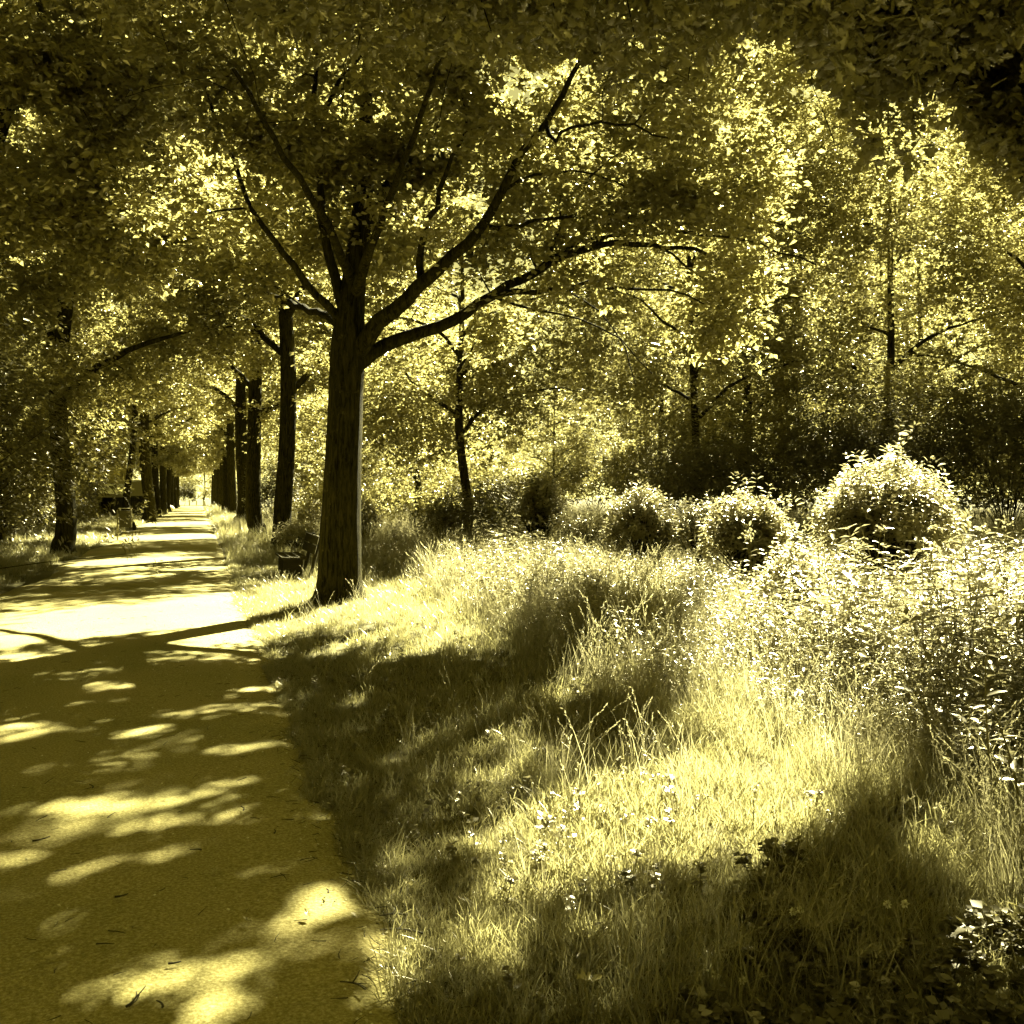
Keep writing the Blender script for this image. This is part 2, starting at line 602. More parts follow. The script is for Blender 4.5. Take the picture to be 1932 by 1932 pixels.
# ------------------------------------------------------------------ leaves
RHOMB = (np.array([(0, 0, 0), (.42, .5, .07), (1, 0, -.06), (.42, -.5, .07)]), np.array([(0, 1, 2), (0, 2, 3)]))
HEX = (np.array([(0, 0, 0), (.28, .42, .05), (.65, .40, .04), (1, 0, -.10), (.65, -.40, .04), (.28, -.42, .05), (.5, 0, 0)]),
       np.array([(6, 0, 1), (6, 1, 2), (6, 2, 3), (6, 3, 4), (6, 4, 5), (6, 5, 0)]))
_h = [(.03, .02), (.20, .22), (.28, .12), (.43, .40), (.52, .22), (.68, .50), (.77, .26), (.92, .28)]
_o = [(0, 0, 0)] + [(a, b, .04 + .1 * b) for a, b in _h] + [(1, 0, -.04)] + [(a, -b, .04 + .1 * b) for a, b in _h[::-1]] + [(.5, 0, 0)]
OAK = (np.array(_o, float), np.array([(len(_o) - 1, k, (k + 1) % (len(_o) - 1)) for k in range(len(_o) - 1)]))


def leaf_arrays(P, D, Nn, L, W, tpl):
    tv, tf = tpl
    D = unit(D)
    S = unit(np.cross(D, Nn))
    U = np.cross(S, D)
    L = np.broadcast_to(L, (len(P),))
    W = np.broadcast_to(W, (len(P),))
    V = (P[:, None, :] + (L[:, None] * tv[None, :, 0])[..., None] * D[:, None, :]
         + (W[:, None] * tv[None, :, 1])[..., None] * S[:, None, :] + (L[:, None] * tv[None, :, 2])[..., None] * U[:, None, :])
    F = (np.arange(len(P)) * len(tv))[:, None, None] + tf[None]
    return V.reshape(-1, 3), F.reshape(-1, 3)


def rosettes(C, O, n, L, flat=.85, spread=.07):
    """n leaves round every twig end C that points along O; returns P, D, normal, length"""
    m = len(C)
    Cn = unit(np.array([0, 0, 1.0]) + rng.normal(size=(m, 3)) * flat * .6)
    P = np.repeat(C, n, 0)
    Or = np.repeat(O, n, 0)
    Nr = unit(np.repeat(Cn, n, 0) + rng.normal(size=(m * n, 3)) * flat * .6)
    a = rng.uniform(0, 6.283, m * n)
    H = np.stack([np.cos(a), np.sin(a), rng.normal(-.12, .25, m * n)], -1)
    D = unit(H + Or * .55)
    D = unit(D - Nr * np.sum(D * Nr, -1, keepdims=True) * .8)
    P = P + D * rng.uniform(0, spread, (m * n, 1)) + rng.normal(size=(m * n, 3)) * spread * .4
    return P, D, Nr, L * rng.uniform(.65, 1.25, m * n)


# ------------------------------------------------------------------ trees
def grow(limbs, targets, step=.45, lift=.12):
    """thin branches from the limbs out to the targets, nearest first; returns branch polylines and nodes to hang leaves on"""
    nodes = np.concatenate([l[0][len(l[0]) // 4:] for l in limbs])
    nr = np.concatenate([l[1][len(l[1]) // 4:] for l in limbs])
    br, hang, hdir = [], [], []
    d0 = np.array([np.min(np.sum((nodes - t) ** 2, -1)) for t in targets])
    for k in np.argsort(d0):
        t = targets[k]
        dd = np.sum((nodes - t) ** 2, -1)
        j = int(np.argmin(dd + .6 * np.maximum(nodes[:, 2] - t[2], 0) ** 2))
        p = nodes[j]
        L = np.linalg.norm(t - p)
        if L < .15:
            continue
        m = max(3, int(L / step) + 1)
        s = np.linspace(0, 1, m)[:, None]
        mid = (p + t) / 2 + np.array([0, 0, lift * L]) + rng.normal(size=3) * .1 * L
        q = (1 - s) ** 2 * p + 2 * s * (1 - s) * mid + s ** 2 * t
        q[1:-1] += rng.normal(size=(m - 2, 3)) * .035 * min(L, 1.5)
        r0 = min(nr[j] * .7, .012 + .010 * L)
        rr = np.linspace(r0, .005, m)
        br.append((q, rr))
        nodes = np.concatenate([nodes, q[1:]])
        nr = np.concatenate([nr, rr[1:]])
        a = max(1, int(m * .35))
        hang.append(q[a:])
        hdir.append(np.repeat(unit(q[-1:] - q[-2:-1]), m - a, 0))
    return br, np.concatenate(hang), np.concatenate(hdir)


def foliage(hang, hdir, n_cl, n_leaf, L, W=.56, sig=.30, wells=True, near=None, keep=None, minz=None):
    """leaf mesh: n_cl twig ends scattered round the hang points, n_leaf leaves each"""
    k = rng.integers(0, len(hang), n_cl)
    C = hang[k] + rng.normal(size=(n_cl, 3)) * np.array([sig, sig, sig * .6])
    O = unit(hdir[k] + rng.normal(size=(n_cl, 3)) * .5)
    if keep is not None:
        m = keep(C)
        C, O = C[m], O[m]
    if wells:
        m = ~open_to_sun(C) 
        C, O = C[m], O[m]
    P, D, Nn, Ln = rosettes(C, O, n_leaf, L)
    if wells:
        m = ~open_to_sun(P) | (rng.random(len(P)) < .01)
        P, D, Nn, Ln = P[m], D[m], Nn[m], Ln[m]
    return P, D, Nn, Ln, Ln * W


def crown_mesh(P, D, Nn, L, W, origin, near=None):
    b = MB()
    if near is None:
        V, F = leaf_arrays(P, D, Nn, L, W, RHOMB)
        b.add(V, F)
    else:
        u, v, d = to_px(P)
        m = (d > .5) & (d < near) & (u > -60) & (u < 2000) & (v > -60)
        V, F = leaf_arrays(P[m], D[m], Nn[m], L[m], W[m] * 1.15, OAK)
        b.add(V, F)
        V, F = leaf_arrays(P[~m], D[~m], Nn[~m], L[~m], W[~m], RHOMB)
        b.add(V, F)
    return b.mesh('crown', False, origin)


def ellipsoid(n, c, r, inner=.35):
    d = unit(rng.normal(size=(n, 3)))
    q = (inner ** 3 + (1 - inner ** 3) * rng.random((n, 1))) ** (1 / 3)
    return np.asarray(c) + d * q * np.asarray(r)


def camell(n, c, r, inner=.1):
    q = ellipsoid(n, (0, 0, 0), r, inner)
    return np.asarray(c) + q[:, :1] * Rv + q[:, 1:2] * Fh + q[:, 2:] * np.array([0, 0, 1.0])


def build_tree(name, label, cat, base, trunk, limbs, targets, n_cl, n_leaf, L, leafm, group=None, wells=True, near=None, sides=20,
               sig=.30, keep=None, ridge=.05, twig_sides=4, W=.56):
    base = np.asarray(base, float)
    root = empty(name, base, label, cat, group)
    P, r = spline(*trunk, step=.22 if sides > 14 else .5)
    b = MB()
    b.tube(P, r, sides, True, ridge)
    obj('trunk', b.mesh('trunk', True, base), BARK, root)
    LS = [(P, r)]
    for pts, rad in limbs:
        q, qr = spline(pts, rad, .3)
        q[1:-1] += rng.normal(size=(len(q) - 2, 3)) * .018
        b = MB()
        b.tube(q, qr, 8 if sides > 10 else 6, True, .04)
        obj('limb', b.mesh('limb', True, base), BARK, root)
        LS.append((q, qr))
    br, hang, hdir = grow(LS[1:] if len(LS) > 2 else LS, targets)
    b = MB()
    for q, qr in br:
        if wells and open_to_sun(q[1:]).mean() > .34:
            continue
        b.tube(q, qr, twig_sides, False)
    obj('branches', b.mesh('branches', True, base), BARK, root, kind='stuff')
    fl = foliage(hang, hdir, n_cl, n_leaf, L, W, sig, wells, near, keep)
    obj('crown', crown_mesh(*fl, base, near), leafm, root, kind='stuff')
    return root


def auto_tree(x, y, h, fork, rad, cr, n_limbs=7, lean=(0, 0), low=0.0, seed=0, z=None):
    """trunk, limbs and targets of a broad tree: h height, fork height, trunk radius, crown radius"""
    rs = np.random.default_rng(seed)
    bz = float(ground_z(x, y)) - .1 if z is None else z
    b = np.array([x, y, bz])
    ln = np.array([lean[0], lean[1], 0.0])
    tz = np.array([0, .12, .4, 1.2, fork, (fork + h) / 2, h * .92])
    rr = rad * np.array([1.75, 1.4, 1.15, 1.0, .86, .45, .08])
    tp = b + np.stack([0 * tz, 0 * tz, tz], -1) + (tz / h)[:, None] ** 1.3 * ln + np.concatenate([np.zeros((3, 3)), rs.normal(size=(4, 3)) * np.array([.12, .12, 0])])
    limbs = []
    for k in range(n_limbs):
        zz = fork * .92 + (h * .62 - fork) * k / max(1, n_limbs - 1)
        a = k * 2.4 + rs.uniform(-.4, .4)
        s = np.array([math.cos(a), math.sin(a), 0])
        ln_k = cr * rs.uniform(.75, .95) * (1 - .35 * k / n_limbs)
        o = np.array([np.interp(zz, tz, tp[:, 0]), np.interp(zz, tz, tp[:, 1]), bz + zz])
        up = rs.uniform(.55, .95)
        pts = [o, o + s * ln_k * .3 + [0, 0, ln_k * .3 * up], o + s * ln_k * .65 + [0, 0, ln_k * .5 * up], o + s * ln_k + [0, 0, ln_k * .55 * up]]
        pts = [np.asarray(p) + (rs.normal(size=3) * .15 if i else 0) for i, p in enumerate(pts)]
        r0 = rad * rs.uniform(.38, .52)
        limbs.append((pts, [r0, r0 * .7, r0 * .42, r0 * .15]))
    cz = bz + (fork * .8 + low + h) / 2
    c = np.array([x, y, cz]) + ln * .6
    return b, (tp, rr), limbs, c, np.array([cr, cr, (h - fork * .8 - low) / 2])


# ---- the big oak in front: its limbs run where the photograph shows them
MB0 = np.array([MAIN[0], MAIN[1], float(ground_z(*MAIN)) - .08])


def line(pts, d0, d1, w0, w1, n=None):
    """picture points -> world polyline, depth running d0..d1, widths (picture px) w0..w1 -> radii"""
    s = np.linspace(0, 1, len(pts))
    d = d0 + (d1 - d0) * s
    P = [at(u, v, dd) for (u, v), dd in zip(pts, d)]
    return P, [(w0 + (w1 - w0) * t ** .7) * .86 * dd / FPX / 2 for t, dd in zip(s, d)]


trunk_pts = [MB0, MB0 + [0, 0, .14], MB0 + [0, 0, .38], at(643, 1000, DM), at(646, 900, DM), at(651, 770, DM), at(656, 650, DM), at(664, 560, DM), at(674, 480, DM),
             at(684, 390, DM), at(690, 290, DM + .2), at(692, 170, DM + .4), at(700, 30, DM + .6), at(705, -130, DM + .8)]
trunk_rad = [.50, .385, .325, .295, .272, .252, .25, .185, .16, .145, .12, .09, .07, .035]
main_limbs = [
    line([(650, 640), (632, 588), (600, 555), (550, 500), (520, 455), (470, 390), (440, 300), (410, 230), (385, 150)], DM, DM - 1.5, 24, 6),
    line([(655, 600), (630, 520), (612, 440), (604, 370), (600, 290), (595, 200), (600, 90)], DM, DM - .8, 28, 9),
    line([(668, 680), (700, 628), (740, 590), (790, 540), (830, 510), (880, 460), (910, 420), (950, 360), (990, 290), (1030, 230), (1060, 180), (1100, 100), (1130, 10)], DM, DM - 2.0, 44, 8),
    line([(795, 530), (795, 470), (803, 420), (825, 385), (840, 330), (865, 270), (880, 220)], DM - .4, DM - 1.6, 19, 7),
    line([(940, 545), (1000, 515), (1100, 455), (1230, 440), (1400, 450), (1540, 500)], DM + .4, DM + 1.4, 12, 4),
    line([(1100, 470), (1180, 432), (1260, 402), (1350, 390), (1450, 412), (1540, 455)], DM + .6, DM + 1.6, 8, 3),
    line([(930, 560), (1010, 588), (1090, 600), (1170, 640), (1230, 705)], DM + .4, DM + .2, 7, 2.5),
    line([(1230, 462), (1300, 500), (1360, 560), (1400, 640)], DM + 1.0, DM + 1.2, 7, 2.5),
    line([(1070, 548), (1130, 590), (1180, 660), (1200, 730)], DM + .4, DM + .3, 5, 2),
    line([(950, 360), (1010, 330), (1080, 320), (1160, 340), (1230, 380)], DM - 1.2, DM, 8, 3),
    line([(1040, 500), (1050, 440), (1090, 370), (1150, 300), (1230, 250)], DM + .5, DM + 1, 10, 3),
    line([(664, 705), (700, 668), (760, 640), (830, 615), (880, 590), (930, 560), (990, 525), (1040, 500), (1100, 470), (1160, 460), (1230, 462), (1280, 465), (1350, 485), (1420, 520)], DM, DM + 1.2, 38, 6),
    line([(940, 556), (1010, 550), (1070, 548), (1110, 530), (1150, 542), (1190, 548), (1260, 550), (1330, 575)], DM + .4, DM + .2, 15, 4),
    line([(915, 425), (960, 430), (1000, 418), (1060, 412), (1120, 402), (1180, 408), (1240, 425), (1310, 437)], DM - .8, DM + 1.0, 12, 4),
    line([(690, 420), (715, 385), (740, 340), (770, 300), (800, 260), (840, 215), (900, 120)], DM, DM + 1.0, 34, 10),
    line([(1030, 235), (1045, 262), (1080, 240), (1130, 232), (1195, 240), (1260, 260)], DM - 1.5, DM - 2.5, 11, 4),
    line([(600, 250), (618, 200), (640, 150), (690, 95), (720, 50)], DM - .7, DM - .2, 15, 6),
    line([(655, 620), (600, 590), (520, 560), (440, 520)], DM, DM + 5.0, 24, 7),
    line([(668, 560), (700, 470), (740, 360), (790, 220), (850, 60)], DM, DM - 4.0, 28, 9),
    line([(668, 540), (620, 430), (540, 300), (440, 130)], DM, DM - 3.8, 26, 9),
]
mc = np.array([MAIN[0], MAIN[1], 0.0])
tg = np.concatenate([
    ellipsoid(260, mc + [.4, 0, 10.2], (6.6, 6.6, 5.6), .3),
    camell(58, mc + Rv * 4.4 + Fh * .8 + [0, 0, 6.2], (4.6, 1.6, 2.6), .1),
    camell(34, mc + Rv * 7.2 + Fh * 1.2 + [0, 0, 5.6], (2.4, 1.3, 2.4), .1),
    camell(18, mc + Rv * 6.5 + Fh * 1.6 + [0, 0, 9.0], (3.4, 1.6, 2.6), .1),
    ellipsoid(60, mc - Rv * 2.6 + [0, 0, 6.6], (3.2, 3.0, 2.0), .1),
    camell(16, at(950, 230, 16.5), (1.6, 1.0, 1.3), 0), camell(14, at(1330, 170, 16.5), (1.8, 1.0, 1.2), 0),
    camell(190, np.array([0, 0, 9.9]) + Rv * 2.0 + Fh * 14.2, (5.2, 5.8, 1.7), 0),
    camell(60, np.array([0, 0, 10.5]) - Rv * 4.0 + Fh * 12.0, (4.0, 4.6, 1.7), 0),
])
tg = tg[tg[:, 2] > 3.0]
_r = tg - mc
tg = tg[~((_r @ Fh > .6) & (_r @ Rv > -2.5) & (tg[:, 2] > 7.2) & (rng.random(len(tg)) < .55))]     # the crown is thin towards the open meadow


def main_keep(C):
    u, v, d = to_px(C)
    # nothing hangs in front of the bare lower trunk, nor under the limb on the right
    k = ~((v > 640) & (u < 705) & (u > 560) & (d < 16.5))
    k &= ~((v > 735) & (u > 705) & (u < 1700))
    k &= ~((v > 560) & (u < 560) & (d < 14))
    return k


build_tree('oak_tree', 'big oak with spreading limbs right of the path, in front of the bench', 'tree', MB0,
           (trunk_pts, trunk_rad), main_limbs, tg, 52000, 8, .12, LEAF_OAK, 'oaks lining the path', sides=28, keep=main_keep, ridge=.035)


# ---- the oak standing just beside the camera, whose leaves hang into the top of the picture
b0, tr0, lb0, c0, r0 = auto_tree(2.9, -.2, 13, 5.2, .30, 7.0, 8, seed=3)
lb0.append(([b0 + [0, 0, 5], b0 + Fh * 3 + [0, 0, 6.3], b0 + Fh * 6 + [0, 0, 6.5], b0 + Fh * 9.5 + [0, 0, 6.6]], [.12, .09, .06, .02]))
lb0.append(([b0 + [0, 0, 5.2], b0 + Fh * 3 - Rv * 2 + [0, 0, 6.6], b0 + Fh * 6 - Rv * 3.2 + [0, 0, 7.2], b0 + Fh * 9 - Rv * 4 + [0, 0, 7.6]], [.12, .09, .06, .02]))
tg = np.concatenate([ellipsoid(260, c0, r0, .4),
                     np.array([0, 0, 6.1]) + rng.uniform(-1, 1, (230, 1)) * 6.0 * Rv + Rv * .6 + rng.uniform(6.6, 10.5, (230, 1)) * Fh + rng.uniform(-.9, 1.5, (230, 1)) * [0, 0, 1.0]])
tg = tg[tg[:, 2] > 4.4]


def over_keep(C):
    u, v, d = to_px(C)
    lim = 95 + 45 * np.sin(u * .011) + 30 * np.sin(u * .027 + 1) + np.where(u > 1450, (u - 1450) * .12, 0) + np.where((u > 820) & (u < 1180), 35, 0)
    lim = np.where(u < 520, lim - 150 + u * .2, lim)
    return ~((d > .6) & (v > lim) & (u > -200) & (u < 2200))


build_tree('oak_tree', 'oak overhead whose dark lobed leaves hang in along the top of the view', 'tree', b0, tr0, lb0, tg, 17000, 7, .125, LEAF_OAK,
           'oaks lining the path', near=14, keep=over_keep, sides=14)

# ---- the tree beyond the right edge of the view, over the meadow
pr_ = CAM + Fh * 10.5 + Rv * 8.6
b1, tr1, lb1, c1, r1 = auto_tree(pr_[0], pr_[1], 13, 5.0, .26, 5.6, 8, seed=8)
lb1.append(([b1 + [0, 0, 4.6], at(2060, 520, 8.6), at(1932, 320, 8.4), at(1830, 190, 8.2), at(1745, 30, 8), at(1700, -80, 8)], [.09, .07, .05, .042, .03, .02]))
tg = np.concatenate([ellipsoid(170, c1 + np.array([0, 0, .6]), r1, .3), ellipsoid(60, at(1800, 90, 8.1), (1.7, 1.3, .9), 0), ellipsoid(40, at(2050, 200, 8.3), (1, 1, 1), 0)])


def right_keep(C):
    u, v, d = to_px(C)
    lim = 300 + 60 * np.sin(u * .02) - np.clip(1700 - u, 0, 400) * .9
    return ~((d > .6) & (v > lim) & (u < 1990))


build_tree('oak_tree', 'tree over the meadow whose dark drooping branch hangs in at the top right corner', 'tree', b1, tr1, lb1, tg, 10000, 8, .125, LEAF_OAK,
           near=11, keep=right_keep, sides=12)

# ---- the avenue: right row and left row
ROW = 'oaks lining the path'


def high_crown(C):
    return C[:, 2] > 5.0 + .5 * np.sin(C[:, 0] * 2) + .4 * np.sin(C[:, 1] * 1.7)


def row_tree(u, x, y, rad, seed, label, h=18, fork=4.6, cr=5.9, n_cl=14000, L=.16, lean=(0, 0), keep=None, wells=True, low=0, nl=7, extra=None, flat=None):
    b, tr, lb, c, r = auto_tree(x, y, h, fork, rad, cr, nl, lean, low, seed)
    tg = ellipsoid(150, c, r, .35) if flat is None else camell(150, c, (r[0], flat, r[2]), .2)
    tg = tg[tg[:, 2] > fork * .72 + low]
    if extra is not None:
        tg = np.concatenate([tg, extra])
    return build_tree('oak_tree', label, 'tree', b, tr, lb, tg, n_cl, 7, L, LEAF_OAK, ROW, wells=wells, sides=14 if y < 45 else 10, keep=keep, sig=.42)


def trunk_free(C):
    u, v, d = to_px(C)
    return ~((v > 715 + 25 * np.sin(C[:, 1])) & (u > 380) & (u < 640))


def left_free(C):
    u, v, d = to_px(C)
    return ~((v > 760) & (u > 60) & (u < 620))


row_tree(528, 2.25, 28.8, .26, 21, 'oak right behind the bench, second along the right side of the path', keep=trunk_free, fork=5.0)
row_tree(485, 2.25, 41, .31, 22, 'oak third along the right side of the path, its foot in long grass', keep=trunk_free, fork=5.4, L=.17, n_cl=13000)
row_tree(120, -3.65, 30.2, .27, 23, 'dark leaning oak at the left edge of the path, nearest of the left row', keep=left_free, fork=5.0, lean=(1.0, 0))
xf_ = CAM + Fh * 27 + Rv * -1.3
row_tree(0, xf_[0], xf_[1], .13, 27, 'sunlit tree with low hanging bright leaves at the edge of the open field', h=11, fork=3.6, cr=4.8, n_cl=8500, L=.13, low=-.6, flat=1.5,
         extra=np.concatenate([camell(45, at(770, 770, 29.8), (1.7, .8, 1.7), 0), camell(45, at(965, 735, 29.6), (1.7, .7, 1.6), 0), camell(25, at(880, 700, 29.6), (1.1, .6, 1.0), 0)]))
xf_ = CAM + Fh * 33.5 + Rv * 6.2
bb_, trb_, lbb_, cb_, rb_ = auto_tree(xf_[0], xf_[1], 15, 4.4, .15, 6.4, 8, (0, 0), .6, 37)
tgb_ = camell(190, cb_, (rb_[0] * 1.05, 3.0, rb_[2]), .2)
build_tree('broadleaf_tree', 'wide sunlit tree whose bright crown fills the middle of the view behind the field', 'tree', bb_, trb_, lbb_, tgb_[tgb_[:, 2] > 3.2], 8500, 8, .135, LEAF_OAK, wells=False, sides=12, sig=.4)
# the left oak outside the view with the limb that leans in at the top left
b2, tr2, lb2, c2, r2 = auto_tree(-4.4, 15.5, 13, 4.6, .28, 5.4, 7, seed=31)
lb2.append(([at(-110, 560, 15.0), at(-40, 360, 14.8), at(8, 215, 14.6), at(45, 110, 14.4), at(85, -10, 14.2), at(110, -120, 14)], [.16, .145, .13, .12, .11, .08]))
tg = ellipsoid(150, c2 + np.array([0, 0, .8]), r2, .35)


def l2_keep(C):
    u, v, d = to_px(C)
    return ~((v > 560) & (u > -20)) & ~((np.abs(u - (8 + (215 - v) * .4)) < 45) & (v < 260) & (d < 16))


build_tree('oak_tree', 'oak whose dark bare limb leans in at the top left corner', 'tree', b2, tr2, lb2, tg, 10000, 8, .13, LEAF_OAK, ROW, keep=l2_keep, sides=14)
t_far = row_tree(451, 2.3, 58, .38, 24, 'oak fourth along the right side of the path, thick dark trunk', L=.2, n_cl=9000, fork=6.2, h=18, keep=high_crown)
t_far2 = row_tree(283, -3.05, 67, .38, 25, 'thick double trunked oak on the left verge beyond the litter bin', L=.2, n_cl=8000, fork=5.8, h=17, keep=high_crown)
row_tree(247, -3.15, 51.3, .17, 26, 'thin dark oak right behind the litter bin', L=.2, n_cl=4500, fork=5.6, cr=4.2, keep=high_crown)
for k, (x, y, s, src) in enumerate([(2.35, 79, .95, 0), (2.3, 92, .9, 1), (2.45, 106, 1.0, 0), (2.3, 120, .95, 1), (2.4, 136, 1.0, 0), (2.35, 154, 1.0, 1), (2.4, 172, 1, 0),
                                    (-3.2, 84, .8, 1), (-3.25, 99, .85, 0), (-3.3, 115, .9, 1), (-3.3, 132, .9, 0), (-3.3, 151, .9, 1), (-3.35, 170, .95, 0)]):
    side = 'right' if x > 0 else 'left'
    nth = ['fifth', 'sixth', 'seventh', 'eighth', 'ninth', 'tenth', 'last'][k] if k < 7 else ['fourth', 'fifth', 'sixth', 'seventh', 'eighth', 'last'][k - 7]
    copy_tree((t_far, t_far2)[src], (x, y, -.08), k * 1.7, 'small distant oak, %s of the row on the %s side of the path' % (nth, side), s)

# ------------------------------------------------------------------ the wood behind the meadow
WOODG = 'trees of the wood behind the meadow'


def wood_proto(seed, h, fork, rad, cr, n_cl, L, low):
    b, tr, lb, c, r = auto_tree(0, 0, h, fork, rad, cr, 7, (0, 0), low, seed, z=-.1)
    tg = ellipsoid(150, c, r, .45)
    tg = tg[tg[:, 2] > .9]
    return build_tree('broadleaf_tree', 'x', 'tree', b, tr, lb, tg, n_cl, 7, L, LEAF_WOOD, WOODG, wells=False, sides=10, sig=.45)


def cam_xy(X, d):
    p = CAM + Rv * X + Fh * d
    return p[0], p[1]


protos = [wood_proto(41, 15, 3.2, .16, 4.9, 7800, .145, -2.2), wood_proto(42, 18, 4.5, .17, 5.4, 8500, .145, -2.8), wood_proto(43, 12, 2.2, .17, 4.6, 7000, .14, -1.6)]
WOODS = [  # camera-frame X, depth, prototype, scale, label
    (-6.3, 41, 0, .9, 'broad bright tree between the oak row and the open field'),
    (-3.4, 34, 2, .7, 'low leafy tree sunlit behind the big oak trunk'),
    (-4.2, 50, 1, .6, 'tree standing far behind the small round bush'),
    (2.4, 54, 0, .6, 'tree in the glow at the far end of the field'),
       (9.0, 38, 1, 1.1, 'dark tree of the wood behind the gap between the bushes'),
    (13.6, 36, 0, 1.22, 'dark tree of the wood behind the tallest bush'),
    (18.5, 34, 1, 1.15, 'dark slender trunked tree at the right edge of the wood'),
    (23.5, 33, 0, 1.0, 'tree of the wood just beyond the right edge'),
    (7.6, 49, 1, .95, 'tall pale crowned tree rising in the second line of the wood'),
    (12.5, 46, 0, 1.1, 'high tree at the back of the wood above the dark one'),
    (18.5, 45, 1, 1.05, 'high tree at the back of the wood towards the right edge'),
    (25, 44, 0, 1.15, 'high tree at the back of the wood in the right corner'),
    (-9.5, 62, 1, 1.0, 'tall tree behind the cabin on the right of the path'),
    (-1.2, 62, 0, .65, 'tree closing the far end of the field'),
    (16, 56, 1, 1.25, 'farthest tall tree over the right side of the wood'),
    (8, 60, 0, 1.3, 'farthest tall tree over the middle of the wood'),
]
for k, (X_, d_, p_, s_, lab) in enumerate(WOODS):
    x, y = cam_xy(X_, d_)
    if k in (0, 2, 1):
        src = {0: 0, 2: 1, 1: 2}[k]
        o = protos[src]
        o.location = (x, y, float(ground_z(x, y)) - .1)
        o.rotation_euler = (0, 0, k * 1.3)
        o.scale = (s_,) * 3
        o['label'] = lab
    else:
        copy_tree(protos[p_], (x, y, float(ground_z(x, y)) - .1), k * 1.3 + .4, lab, s_)

for k, (X_, d_, p_, s_) in enumerate([(-20, 92, 0, 1.2), (-12, 86, 2, .9), (-5, 88, 1, .7), (3, 84, 2, .9), (11, 80, 0, .8), (20, 78, 2, 1.7), (29, 74, 1, 1.2), (38, 70, 2, 1.7), (34, 52, 2, 1.5)]):
    x, y = cam_xy(X_, d_)
    copy_tree(protos[p_], (x, y, -.1), k * .9, 'tree of the farthest line closing off the field, %s from the path' % ['first', 'second', 'third', 'fourth', 'fifth', 'sixth', 'seventh', 'eighth', 'ninth'][k], s_)

# left side: wood beyond the left row
LEFTW = [(-17.2, 33, 1, 1.1, 'dark tall tree filling the upper left behind the leaning oak'), (-20.5, 38, 0, 1.05, 'dark tree deep in the wood, left of the litter bin'), (-22.5, 47, 1, 1.1, 'dark tree rising left of the timber screen'),(-15, 21, 2, .9, 'dark dense tree at the left edge behind the undergrowth'), (-19, 30, 1, .95, 'tall dark tree deep in the wood on the left'),
         (-22, 42, 0, 1.0, 'dark tree of the left wood before the timber screen'), (-25, 36, 1, 1.1, 'tallest tree of the wood on the left'),
         (-33, 62, 0, 1.0, 'tree behind the tiled house'), (-30, 50, 1, 1.0, 'tree beside the tiled house on the left'), (-38, 75, 1, 1.1, 'far tree over the roof of the house'),
         (-44, 105, 0, 1.1, 'sunny tree closing the left side of the avenue'), (-28, 135, 1, 1.0, 'far sunny tree right of the avenue end')]
for k, (X_, d_, p_, s_, lab) in enumerate(LEFTW):
    x, y = cam_xy(X_, d_)
    copy_tree(protos[p_], (x, y, -.1), k * 2.1 + .9, lab, s_, 'trees of the wood on the left')
for k, (x, y, s_, lab) in enumerate([(-5, 196, 1.1, 'left one of the bright trees where the path ends'), (1, 202, 1.2, 'middle one of the bright trees where the path ends'), (7, 197, 1.1, 'right one of the bright trees where the path ends')]):
    copy_tree(protos[2], (x, y, -.1), k * 1.1, lab, s_, 'bright trees where the path ends')

# the avenue and the wood go on behind the viewpoint and shade it
for k, (x, y, p_, s_) in enumerate([(2.6, -13, 0, 1.0), (-4.2, -9, 1, .9), (-4.6, 3.5, 1, .85)]):
    copy_tree((t_far, t_far2)[p_], (x, y, -.08), k * 1.3 + .5, 'oak of the avenue behind the viewpoint, %s' % ['on the right side', 'on the left side', 'beside the path on the left'][k], s_)
for k, (X_, d_, p_, s_) in enumerate([(-17, 8, 0, 1.0), (-15, -6, 1, 1.1), (-8, -19, 0, 1.2), (3, -24, 1, 1.2), (13, -17, 0, 1.2), (19, -7, 1, 1.1), (24, 5, 0, 1.1), (-26, 16, 1, 1.2), (28, 18, 1, 1.1)]):
    x, y = cam_xy(X_, d_)
    copy_tree(protos[p_], (x, y, -.1), k * 1.7, 'tree of the wood round the viewpoint, outside the view, %s from the left' % ['first', 'second', 'third', 'fourth', 'fifth', 'sixth', 'seventh', 'eighth', 'ninth'][k], s_)

# ------------------------------------------------------------------ shrubs
SHG = 'elder bushes in the meadow'


